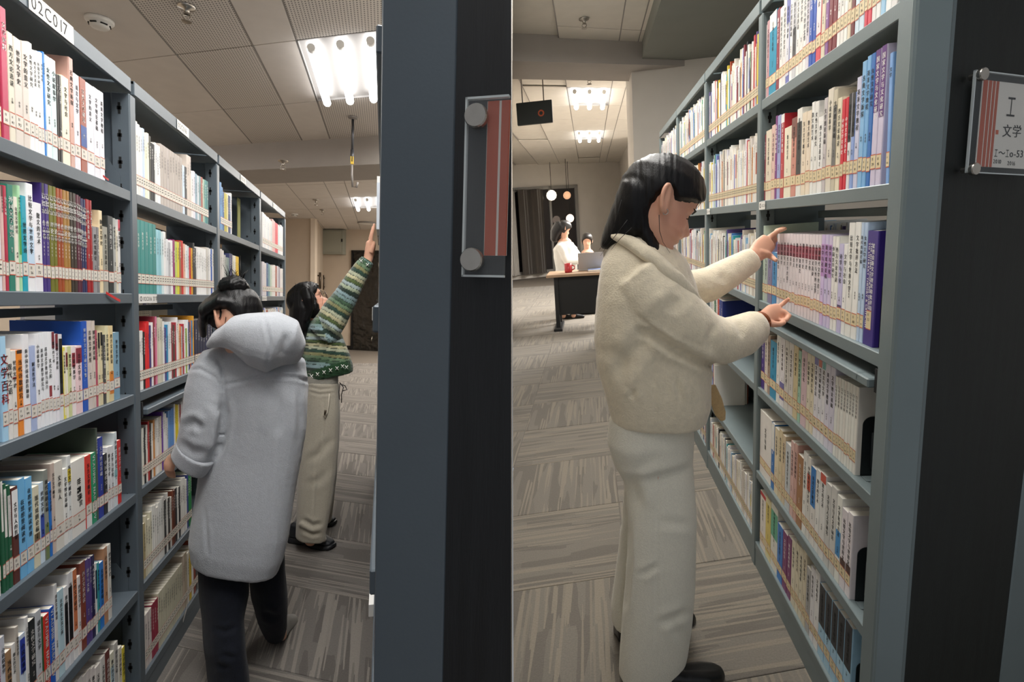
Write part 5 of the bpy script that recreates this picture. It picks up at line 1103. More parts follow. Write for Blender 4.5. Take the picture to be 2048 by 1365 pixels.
# ---------------------------------------------------------------- the woman in the grey coat, seen from behind
def woman_grey():
    g = Fig(A, 2.2); g.root((-.5, 2.2, 0), 'woman seen from behind in a long pale grey hooded coat, hair in a bun')
    fwd, up, rt = axes(g, (-.72, -.5, .42), (-.42, .84, .25)); S = .225
    side = 1 if (CAMR.T @ rt)[2] > 0 else -1
    er = g.P(433, 640, -.09); o = er - S * (.46 * up + side * .33 * rt)
    body = MB(); head_grid(body, o, fwd, up, rt, S)
    for sd in (-1, 1): ear(body, o, fwd, up, rt, S, sd)
    g.loft(body, [(458, 640, 0, 30, 30), (475, 665, .01, 28, 26), (490, 700, .02, 32, 22)])
    g.loft(body, [(497, 730, .01, 60, 26), (505, 790, 0, 80, 46), (505, 900, 0, 80, 50), (490, 1020, 0, 82, 55), (480, 1080, 0, 70, 55)])
    g.loft(body, [(445, 1080, .02, 40, 36), (447, 1200, -.03, 38, 36), (455, 1320, -.1, 28, 28), (460, 1385, -.12, 20, 22)])
    g.loft(body, [(525, 1080, .05, 40, 40), (538, 1190, .1, 32, 32), (548, 1250, .17, 24, 24), (556, 1270, .2, 18, 20)])
    g.loft(body, [(420, 725, 0, 28, 28), (404, 830, -.03, 26, 26), (385, 895, -.02, 20, 20), (352, 912, 0, 11, 11), (345, 918, 0, 11, 9)], 14)
    g.loft(body, [(345, 916, 0, 11, 8), (339, 930, 0, 13, 8), (338, 941, 0, 11, 7)], 12)
    for pts, r in (([(341, 936), (346, 947), (349, 956)], .0085), ([(337, 938), (341, 949), (343, 955)], .0085), ([(334, 936), (336, 947), (338, 953)], .008), ([(332, 932), (333, 942), (335, 948)], .0072)):
        body.tube([g.P(x, y, .01 + .012 * i) for i, (x, y) in enumerate(pts)], [r * 1.1, r, r * .75], 8)
    body.tube([g.P(344, 922, .03), g.P(335, 928, .05), g.P(331, 938, .06)], [.011, .009, .0065], 8)
    g.loft(body, [(580, 740, .02, 16, 20), (594, 830, .04, 11, 14), (588, 900, .1, 12, 14), (570, 930, .2, 12, 12), (560, 945, .22, 13, 10)], 12)
    for k in range(4): body.tube([g.P(560 - 3 * k, 945, .22), g.P(556 - 4 * k, 958, .23), g.P(552 - 4 * k, 966, .23)], [.009, .008, .006], 8)
    body.tube([g.P(555, 940, .2), g.P(546, 950, .2), g.P(541, 958, .2)], [.011, .009, .0065], 8)
    me = remesh(body, .0042, 3); v, n = get(me); colour(me, skin_cols(v, 'dcb096', [(er, .05, 'd8957c', .55), (g.P(342, 945, 0), .04, 'd29478', .6)])); bo = g.put('body', me, skin)
    def grow(u, a, x, y):
        aa = abs((a + math.pi) % (2 * math.pi) - math.pi)
        line = np.interp(aa, [0, .5, 1.0, 1.25, 1.4, 2.0, 2.35, 3.2], [.70, .64, .42, .34, .62, .6, .3, .16])
        return .05 if u > line + .03 else (-.02 if u < line - .02 else 0)
    hair = MB(); head_grid(hair, o, fwd, up, rt, S, grow, 60, 72)
    g.loft(hair, [(406, 668, .02, 8, 20), (406, 640, .0, 11, 32), (418, 612, -.02, 16, 50), (450, 602, -.03, 20, 58), (485, 608, -.02, 17, 52), (508, 622, 0, 6, 40)], 22, 2.1)
    me = remesh(hair, .0045, 5); groove(me, g, .0022, .1, .05, 2); ho = g.put('hair', me, hairm)
    mb = MB(); random.seed(11)
    for k in range(26):
        c = np.array([468.0, 573.0]); a0 = random.uniform(0, 6.28); rr = random.uniform(8, 17); pts = []
        for q in range(9):
            a = a0 + q * .5; pts.append(g.P(c[0] + rr * 1.2 * math.cos(a), c[1] - 2 + rr * 1.1 * math.sin(a), -.045 + .03 * math.sin(k * 1.7 + q * .3)))
        mb.tube(pts, .008, 6)
    g.loft(mb, [(446, 575, -.02, 11, 16), (456, 571, -.04, 18, 26), (468, 570, -.045, 21, 30), (480, 572, -.04, 17, 26), (490, 576, -.02, 9, 14)], 18, 2.0)
    me = remesh(mb, .004, 1); groove(me, g, .002, .2, .2, 4); bn = g.put('bun', me, hairm, ho)
    sp = []
    for k in range(16):
        x0 = random.uniform(455, 485); a = random.uniform(-1.0, .9); L = random.uniform(16, 34); sp.append([(x0, 562, -.04), (x0 + a * L * .5, 562 - L * .6, -.05), (x0 + a * L, 562 - L, -.05 + random.uniform(-.02, .02))])
    for k in range(14):
        y0 = random.uniform(630, 645); x0 = random.uniform(440, 485); sp.append([(x0, y0 - 14, -.1), (x0 - 1, y0, -.11), (x0 - 3, y0 + random.uniform(3, 9), -.11)])
    props(g.put('loose_strand', strands(g, sp, 1.3).mesh('s', hairm), hairm, ho), kind='stuff')
    mb = MB(); c = g.P(470, 588, -.03); mb.tube([c + .026 * (math.cos(a) * (CAMR @ np.array([1, .1, 0])) + math.sin(a) * (CAMR @ np.array([0, .25, 1]))) for a in np.linspace(0, 6.283, 20)], .006, 8); ti = g.put('hair_tie', mb.mesh('t', M['black']), M['black'], ho)
    mb = MB(); q = g.P(474, 588, -.075); X_, Y_, Z_ = (CAMR @ np.array(e) for e in ((1, 0, 0), (0, 1, 0), (0, 0, 1.0))); mb.prism([q - X_ * .007 - Y_ * .008, q + X_ * .014 - Y_ * .001, q - X_ * .005 + Y_ * .011], Z_ * .006); g.put('charm', mb.mesh('c', M['white']), mat('yellow charm', 'e6b422', .4), ti, 'yellow charm')
    # coat
    coat = MB()
    g.loft(coat, [(488, 676, 0, 40, 30), (492, 696, 0, 62, 44), (497, 718, 0, 90, 56), (502, 755, 0, 109, 68), (507, 800, 0, 108, 72), (508, 850, 0, 104, 72), (504, 900, 0, 100, 72), (497, 950, 0, 97, 74), (490, 1000, 0, 97, 76), (482, 1050, 0, 98, 78), (473, 1095, 0, 96, 78), (469, 1128, 0, 88, 74)], 30, 2.5, .1)
    g.loft(coat, [(452, 706, 0, 18, 26), (430, 722, -.01, 32, 38), (414, 752, -.02, 38, 44), (408, 785, -.03, 40, 46), (405, 830, -.05, 42, 44), (399, 870, -.05, 43, 42), (390, 902, -.04, 41, 38), (379, 922, -.03, 38, 34)], 24, 2.2, .12)
    g.loft(coat, [(585, 725, -.01, 26, 40), (597, 775, .0, 20, 40), (598, 830, .02, 16, 34), (592, 885, .08, 14, 26)], 20, 2.2, .2)
    me = remesh(coat, .0075, 6)
    crease(g, me, [([(438, 772), (470, 766), (500, 758), (540, 752), (590, 755), (630, 766)], .007, 3.6), ([(428, 705), (443, 735), (448, 765), (447, 810)], .007, 4.5), ([(364, 743), (400, 738), (430, 755), (449, 784)], .005, 3.5), ([(446, 785), (448, 830), (440, 890), (425, 925)], .013, 8), ([(556, 770), (556, 900), (548, 1010), (545, 1120)], .003, 3), ([(596, 775), (600, 830), (596, 900)], .005, 5),
                   ([(365, 860), (385, 845), (410, 862)], .008, 8), ([(352, 880), (385, 905), (420, 905)], .006, 8), ([(470, 780), (455, 870), (440, 930)], .006, 18), ([(410, 1010), (416, 1120)], .003, 4), ([(550, 780), (560, 820), (555, 880)], .006, 14), ([(425, 800), (440, 830)], .006, 8)])
    wrinkle(me, .005, 6, (1, 1, .7), 4); wrinkle(me, .0008, 70, seed=8)
    wool = cloth('pale grey wool', 'b0b4ba', .95, .4, 260, .4, .05, tint=160); co = g.put('coat', me, wool)
    mb = MB()
    g.loft(mb, [(432, 684, -.05, 9, 30), (450, 674, -.07, 20, 44), (480, 668, -.085, 37, 60), (515, 680, -.1, 54, 70), (545, 684, -.1, 62, 70), (566, 689, -.09, 57, 62), (581, 705, -.08, 36, 44), (588, 715, -.07, 16, 26)], 26, 2.3, .3)
    me = remesh(mb, .006, 5); crease(g, me, [([(526, 625), (540, 690), (532, 745)], .005, 3.6), ([(470, 640), (525, 626), (560, 628)], .002, 3), ([(575, 660), (568, 705), (578, 725)], .008, 9), ([(430, 690), (470, 712), (510, 738)], .004, 5)])
    wrinkle(me, .005, 9, seed=6); g.put('hood', me, wool, co)
    mb = MB(); g.loft(mb, [(394, 900, -.045, 44, 40), (385, 917, -.035, 43, 38), (378, 928, -.03, 41, 36)], 24, 2.2, .05); me = remesh(mb, .005, 3); g.put('cuff', me, wool, co)
    mb = MB(); g.loft(mb, [(368, 908, -.01, 17, 18), (354, 912, 0, 15, 15), (349, 915, 0, 13, 13)], 16, 2.2, .1); me = remesh(mb, .004, 2); g.put('inner_sleeve', me, cloth('black knit', '0e0f11', .9), co)
    jeans = MB()
    g.loft(jeans, [(447, 1080, .02, 50, 44), (446, 1140, .0, 52, 46), (448, 1190, -.02, 50, 46), (446, 1240, -.05, 44, 44), (450, 1300, -.09, 42, 46), (457, 1360, -.11, 41, 44), (460, 1392, -.12, 40, 44)], 24, 2.2, .1)
    g.loft(jeans, [(526, 1090, .03, 42, 52), (532, 1140, .05, 37, 48), (538, 1185, .08, 37, 46), (542, 1222, .12, 33, 42), (547, 1250, .16, 27, 36), (549, 1264, .18, 22, 30)], 24, 2.2, .15)
    me = remesh(jeans, .007, 5); crease(g, me, [([(420, 1255), (450, 1265), (480, 1252)], .006, 6), ([(440, 1310), (475, 1318)], .006, 6), ([(430, 1330), (460, 1340)], .005, 6), ([(520, 1225), (560, 1240)], .006, 7)]); wrinkle(me, .004, 10, seed=1)
    g.put('jeans', me, cloth('dark navy denim', '11151f', .8, .4, 500, .1, .2, tint=90))
    z = np.array([0, 0, 1.0])
    def shoe(a, b, up_, m, h=.07, w=.042):
        a = np.array(a); b = np.array(b); d = unit(b - a); L = np.linalg.norm(b - a); sd = unit(np.cross(d, up_)); uu = np.cross(sd, d); mb = MB(); rows = []
        for f, ww, hh in [(0, .6, .8), (.08, .85, 1.0), (.3, .75, 1.0), (.55, .9, .75), (.8, 1, .55), (.93, .8, .45), (1, .4, .3)]:
            c = a + d * L * f; rows.append([c + sd * w * ww * q + uu * h * hh * k for q, k in ((-1, .02), (-1.02, .25), (-.85, .7), (-.4, .98), (.4, .98), (.85, .7), (1.02, .25), (1, .02))])
        n = 8; mb.add([p for r in rows for p in r], [(i * n + j, i * n + (j + 1) % n, (i + 1) * n + (j + 1) % n, (i + 1) * n + j) for i in range(len(rows) - 1) for j in range(n)] + [tuple(range(n))[::-1], tuple(range((len(rows) - 1) * n, len(rows) * n))])
        return g.put('shoe', remesh(mb, .005, 3), m)
    sm = mat('grey beige trainer', '8d8a84', .7)
    shoe(A.onz(452, 1420, .006), A.onz(470, 1330, .006), z, sm)
    shoe(g.P(558, 1278, .16), g.P(560, 1282, .16) + np.array([.02, .16, -.02]) + [0, .02, 0], np.array([0, -.1, 1.0]), sm, .075, .036)
woman_grey()

# ---------------------------------------------------------------- the woman in the striped cardigan, reaching up
def woman_stripe():
    g = Fig(A, 3.3); g.root((-.38, 3.3, 0), 'woman in a green striped knit top and beige trousers reaching up to the top shelf')
    fwd, up, rt = axes(g, (.8, .46, .3), (-.5, .84, .1)); S = .222
    o = g.P(618, 606, 0) - S * .5 * up - S * .0 * fwd
    body = MB(); head_grid(body, o, fwd, up, rt, S)
    for sd in (-1, 1): ear(body, o, fwd, up, rt, S, sd)
    g.loft(body, [(622, 625, 0, 17, 18), (632, 645, 0, 18, 18), (640, 660, 0, 24, 20)])
    g.loft(body, [(640, 655, 0, 36, 22), (645, 700, 0, 38, 26), (648, 745, 0, 27, 24), (643, 790, 0, 30, 28), (642, 850, 0, 30, 30)])
    g.loft(body, [(642, 840, -.03, 26, 26), (634, 940, -.05, 21, 21), (624, 1030, -.08, 14, 15), (620, 1085, -.08, 11, 13)])
    g.loft(body, [(648, 840, .06, 24, 24), (650, 940, .1, 20, 20), (648, 1010, .15, 13, 14), (645, 1045, .17, 10, 12)])
    g.loft(body, [(650, 652, -.06, 20, 20), (675, 622, -.08, 17, 17), (705, 572, -.1, 13, 13), (733, 526, -.12, 10, 9), (738, 513, -.12, 9.5, 8)], 14)
    g.loft(body, [(737, 515, -.12, 9.5, 8), (740, 500, -.12, 10.5, 9), (742, 486, -.12, 10, 10)], 14)
    for k, (x1, y1, x2, y2) in enumerate(((744, 468, 748.5, 447), (742, 470, 746, 452), (741, 474, 743.5, 460), (739.5, 478, 741, 468))):
        dd = -.15 + .026 * k; body.tube([g.P(741.5 - k * .5, 489, dd + .01), g.P(x1, y1, dd), g.P((x1 + x2) / 2 + .5, (y1 + y2) / 2, dd), g.P(x2, y2, dd)], [.0095, .0088, .008, .006], 8)
    body.tube([g.P(743, 506, -.15), g.P(747, 494, -.16), g.P(749, 484, -.165)], [.0115, .0095, .0065], 8)
    g.loft(body, [(628, 655, .12, 18, 18), (636, 700, .16, 15, 15), (642, 735, .2, 11, 11), (646, 748, .21, 10, 8)], 12)
    for k in range(4): body.tube([g.P(646, 746, .2 + .015 * k), g.P(648, 754, .2 + .015 * k), g.P(649, 762, .2 + .015 * k)], [.009, .008, .006], 8)
    body.tube([g.P(644, 742, .19), g.P(650, 748, .18), g.P(653, 754, .18)], [.01, .0085, .0065], 8)
    me = remesh(body, .0042, 3); v, n = get(me); mouth = o + S * (.39 * fwd + .235 * up)
    colour(me, skin_cols(v, 'd8a68c', [(mouth, .016, 'b0443c', .9), (o + S * (.25 * fwd + .38 * up + .2 * rt), .05, 'd58a74', .4), (o + S * (.25 * fwd + .38 * up - .2 * rt), .05, 'd58a74', .4)])); bo = g.put('body', me, skin)
    for sd in (-1, 1):
        e = o + S * (.285 * fwd + .475 * up + sd * .13 * rt); mb = MB(); mb.lathe(e - fwd * .011, fwd, [(0, -.011), (.008, -.008), (.0115, 0), (.008, .008), (0, .0115)], 12); g.put('eye', mb.mesh('e', M['white']), mat('eye dark', '3a2c26', .2), bo)
        mb = MB(); mb.tube([e + S * (.02 * fwd - sd * .055 * rt), e + S * (.05 * fwd + .012 * up), e + S * (.02 * fwd + sd * .06 * rt)], [.0015, .0024, .0015], 6); g.put('eyelash', mb.mesh('l', M['ink']), M['ink'], bo)
        mb = MB(); mb.tube([o + S * (.385 * fwd + .56 * up + sd * .06 * rt), o + S * (.38 * fwd + .58 * up + sd * .13 * rt), o + S * (.32 * fwd + .565 * up + sd * .22 * rt)], [.002, .0026, .001], 6); g.put('eyebrow', mb.mesh('b', M['ink']), hairm, bo)
    mb = MB()
    for sd in (-1, 1):
        c = o + S * (.46 * fwd + .45 * up + sd * .15 * rt); mb.tube([c + S * .115 * (math.cos(a) * rt + .8 * math.sin(a) * up) for a in np.linspace(0, 6.283, 18)], .0016, 6)
        mb.tube([c + S * sd * .115 * rt, o + S * (.05 * fwd + sd * .34 * rt + .52 * up)], .0014, 6)
    mb.tube([o + S * (.46 * fwd + .46 * up + .035 * rt), o + S * (.475 * fwd + .475 * up), o + S * (.46 * fwd + .46 * up - .035 * rt)], .0016, 6); g.put('glasses', mb.mesh('g', M['chrome']), mat('thin metal glasses', '7a7068', .3, 1), bo, 'thin metal rimmed glasses')
    def grow(u, a, x, y):
        aa = abs((a + math.pi) % (2 * math.pi) - math.pi); line = np.interp(aa, [0, .5, .9, 1.2, 1.6, 2.0, 3.2], [.74, .7, .55, .25, .05, 0, 0])
        return .06 if u > line + .03 else (-.02 if u < line - .02 else 0)
    hair = MB(); head_grid(hair, o, fwd, up, rt, S, grow, 54, 64)
    g.loft(hair, [(612, 572, 0, 12, 26), (600, 590, 0, 20, 30), (600, 620, -.02, 22, 30), (597, 655, -.03, 20, 26), (592, 690, -.03, 16, 22), (594, 722, -.03, 10, 16), (598, 738, -.02, 4, 10)], 22)
    g.loft(hair, [(610, 580, -.08, 10, 10), (616, 600, -.095, 10, 9), (620, 618, -.09, 8, 9), (612, 640, -.08, 8, 10)], 14)
    me = remesh(hair, .0045, 5); groove(me, g, .002, .3, .02, 3); ho = g.put('hair', me, hairm)
    sp = [[(628, 572, -.1), (640, 580, -.12), (646, 595, -.12), (644, 612, -.1)], [(632, 574, -.1), (645, 584, -.1), (650, 596, -.1)], [(625, 585, -.1), (634, 600, -.12), (638, 612, -.12)]]
    for k in range(9): x = 588 + k * 5; sp.append([(x, 574 - (k % 3), -.03), (x + 3, 566 + abs(k - 4), -.03), (x + random.uniform(2, 12), 561 + abs(k - 5), -.03)])
    props(g.put('loose_strand', strands(g, sp, 1.2).mesh('s', hairm), hairm, ho), kind='stuff')
    # knit top: horizontal yarn stripes that follow body and sleeve
    torso = [(628, 642), (640, 690), (652, 748)]; arm = [(645, 672), (672, 628), (697, 586), (722, 540), (738, 516)]
    kn = MB()
    g.loft(kn, [(634, 640, 0, 26, 26), (638, 660, 0, 38, 32), (643, 690, 0, 46, 36), (650, 720, 0, 51, 38), (655, 742, 0, 52, 38), (657, 752, 0, 50, 36)], 26, 2.3, .1)
    g.loft(kn, [(645, 668, -.05, 32, 30), (668, 632, -.07, 30, 28), (690, 596, -.09, 25, 24), (710, 560, -.11, 20, 20), (726, 534, -.118, 17, 17), (735, 521, -.12, 14.5, 15)], 24, 2.2, .1)
    g.loft(kn, [(628, 655, .12, 26, 24), (640, 700, .16, 22, 20), (655, 728, .2, 17, 16)], 18, 2.2, .2)
    me = remesh(kn, .0055, 5)
    crease(g, me, [([(632, 640), (648, 655), (662, 670), (672, 690)], .008, 6), ([(640, 648), (660, 668), (690, 672)], .005, 5), ([(600, 700), (640, 690), (660, 700)], .004, 8), ([(610, 735), (650, 722), (690, 716)], .004, 8)])
    v, n = get(me); p = g.pix(v)
    def along_(p, pts):
        best = np.full(len(p), 1e9); par = np.zeros(len(p)); acc = 0
        for a, b in zip(pts[:-1], pts[1:]):
            a = np.array(a, float); b = np.array(b, float); d = b - a; L = np.linalg.norm(d); t = np.clip(((p - a) @ d) / L ** 2, -.5 if acc == 0 else 0, 1.3 if (b == pts[-1]).all() else 1); q = np.linalg.norm(p - a - t[:, None] * d, axis=1)
            m_ = q < best; best[m_] = q[m_]; par[m_] = acc + t[m_] * L; acc += L
        return best, par
    dt, st = along_(p, torso); da, sa = along_(p, arm); isarm = (da < 34) & (p[:, 1] < 690 - (p[:, 0] - 640) * .25) & (p[:, 0] > 640 + (p[:, 1] - 640) * .35)
    s_ = np.where(isarm, sa, st + (p[:, 0] - 650) * -.32)
    yarn = [lin(h) for h in ('6f8a6a', 'a9b59a', '2f4a3e', '8aa3a8', 'c3bd98', '47624a', 'a8b8b8', '8c8a60', '26382f', 'b9bda2', '7f9a98', '55653a')]
    per = np.where(isarm, 7.5, 6.2); k = s_ / per + .08 * np.sin(p[:, 0] * .13) + .06 * np.sin(p[:, 0] * .31 + p[:, 1] * .2); i0 = np.floor(k).astype(int); fr = k - i0
    c = np.array(yarn); rs = np.array([mnoise.noise(Vector(q * 45)) for q in v])
    col = c[(i0 * 5 + np.where(isarm, 3, 0)) % len(yarn)]; dark = np.array(lin('24352c')); edge = (fr < .16)[:, None]; col = np.where(edge, dark, col) * (1 + .25 * rs[:, None])
    hem = (~isarm) & (p[:, 1] > 766 - (p[:, 0] - 605) * .27 - 20) & (p[:, 1] > 715); cuff = isarm & (sa > 175)
    gk = np.array(lin('24482a')); col = np.where((hem | cuff)[:, None], gk * (1 + .3 * rs[:, None]), col)
    rib = np.where(edge[:, 0] if edge.ndim > 1 else edge, -.0022, .0008); put_co(me, v + n * rib[:, None]); colour(me, np.clip(col, 0, 1)); wrinkle(me, .003, 14, seed=9)
    knitm = cloth('striped knit', 'ffffff', .95, .7, 260, .4, .1, attr=True); to = g.put('knit_top', me, knitm)
    mb = MB()
    for x, y in ((612, 756), (623, 753), (635, 749), (648, 745), (661, 741), (674, 737), (685, 733), (693, 735)):
        for a, b in (((-3, -3.5), (3, 3.5)), ((3, -3.5), (-3, 3.5))):
            q = [g.P(x + e[0], y + e[1], -.125 + abs(x - 655) / 38 ** 2 * .05) for e in (a, b)]; mb.tube(q, .0018, 5)
    for x, y in ((722, 522), (735, 530)):
        for a, b in (((-3, -3), (3, 3)), ((3, -3), (-3, 3))): mb.tube([g.P(x + e[0], y + e[1], -.12 - .052) for e in (a, b)], .0018, 5)
    g.put('cross_stitch', mb.mesh('x', M['whiteink']), M['whiteink'], to, 'white cross stitches')
    mb = MB(); g.loft(mb, [(640, 735, 0, 36, 30), (642, 768, 0, 35, 30)], 20, 2.3, .1); g.put('undershirt', remesh(mb, .006, 3), cloth('grey jersey', '9d9a90', .9))
    tr = MB()
    g.loft(tr, [(643, 764, 0, 35, 31), (642, 778, 0, 36, 33), (642, 830, -.01, 38, 36), (639, 880, -.02, 39, 36), (634, 940, -.04, 39, 34), (629, 1000, -.06, 36, 32), (624, 1045, -.08, 32, 29), (621, 1076, -.08, 30, 28)], 24, 2.3, .1)
    g.loft(tr, [(648, 840, .06, 28, 30), (650, 930, .1, 25, 28), (648, 1000, .15, 20, 24), (646, 1038, .17, 17, 22)], 20, 2.3, .1)
    g.loft(tr, [(604, 1050, -.085, 8, 24), (622, 1062, -.1, 11, 24), (645, 1074, -.09, 9, 20)], 16); g.loft(tr, [(610, 1066, -.085, 8, 22), (628, 1076, -.1, 10, 24), (648, 1079, -.09, 7, 18)], 16)
    me = remesh(tr, .006, 4); crease(g, me, [([(648, 785), (648, 830), (645, 880), (632, 940), (628, 1000), (625, 1040)], .0035, 3), ([(668, 870), (640, 905), (610, 930)], .007, 8), ([(664, 930), (640, 960), (612, 975)], .005, 8), ([(600, 1036), (625, 1052), (650, 1046)], .008, 5), ([(600, 1058), (625, 1070), (648, 1066)], .007, 4), ([(607, 772), (640, 780), (677, 776)], .003, 3), ([(606, 781), (640, 789), (678, 785)], .003, 3)])
    wrinkle(me, .004, 9, (1, 1, .6), 7); tm = cloth('beige fleece trousers', 'aaa394', .92, .35, 300, .35, .06); tr_o = g.put('trousers', me, tm)
    mb = MB(); mb.tube([g.P(x, y, -.125) for x, y in ((659, 788), (657, 810), (655, 826), (651, 836), (647, 831), (650, 822))], .0028, 6); g.put('drawstring', mb.mesh('d', M['white']), mat('cream cord', 'ddd4c2', .8), tr_o)
    mb = MB(); mb.tube([g.P(651, 821, -.128), g.P(649, 830, -.128)], [.006, .004], 8); g.put('cord_end', mb.mesh('d', M['white']), brz, tr_o)
    mb = MB()
    for pts in ([(679, 765), (687, 775), (683, 790), (683, 806)], [(679, 768), (690, 772), (694, 780), (686, 782)], [(680, 766), (678, 785), (679, 800)]): mb.tube([g.P(x, y, -.06) for x, y in pts], .0028, 6)
    g.put('waist_tie', mb.mesh('w', M['black']), M['black'], to)
    z = np.array([0, 0, 1.0])
    def trainer(hx, hy, tx, ty, s=1.0):
        a = A.onz(hx, hy, .0); b = A.onz(tx, ty, .0); d = unit(b - a); L = np.linalg.norm(b - a); sd = np.cross(d, z); mb = MB(); rows = []
        def hull(prof, name, m, par=None):
            mb = MB(); rows = []
            for f, w, z0, z1 in prof:
                c = a + d * L * f; rows.append([c + sd * .05 * w * q + z * (z0 + (z1 - z0) * k) * s for q, k in ((-1, 0), (-1.03, .35), (-.85, .8), (-.4, 1), (.4, 1), (.85, .8), (1.03, .35), (1, 0))])
            n = 8; mb.add([p for r in rows for p in r], [(i * n + j, i * n + (j + 1) % n, (i + 1) * n + (j + 1) % n, (i + 1) * n + j) for i in range(len(rows) - 1) for j in range(n)] + [tuple(range(n))[::-1], tuple(range((len(rows) - 1) * n, len(rows) * n))])
            return g.put(name, remesh(mb, .0045, 2), m, par)
        so = hull([(0, .7, .012, .04), (.06, .9, .003, .045), (.3, .85, .006, .045), (.42, .85, .012, .045), (.6, 1, .003, .04), (.85, 1, .003, .036), (.96, .8, .008, .034), (1, .45, .016, .03)], 'shoe', mat('black rubber', '101216', .5))
        hull([(.03, .65, .04, .11), (.1, .78, .04, .125), (.28, .72, .04, .115), (.45, .8, .04, .1), (.7, .9, .035, .072), (.88, .8, .03, .055), (.96, .5, .028, .045)], 'upper', mat('black trainer upper', '14171d', .6), so)
        mb = MB()
        for f, w in ((.5, .07), (.6, .06), (.68, .05)): c = a + d * L * f + z * (.118 - (f - .5) * .16); mb.tube([c - sd * .03 + z * -.012, c, c + sd * .03 + z * -.012], .007, 8)
        g.put('lace', mb.mesh('l', M['white']), mat('white lace', 'dedad2', .7), so)
    trainer(582, 1082, 668, 1100); trainer(596, 1046, 672, 1052)
woman_stripe()
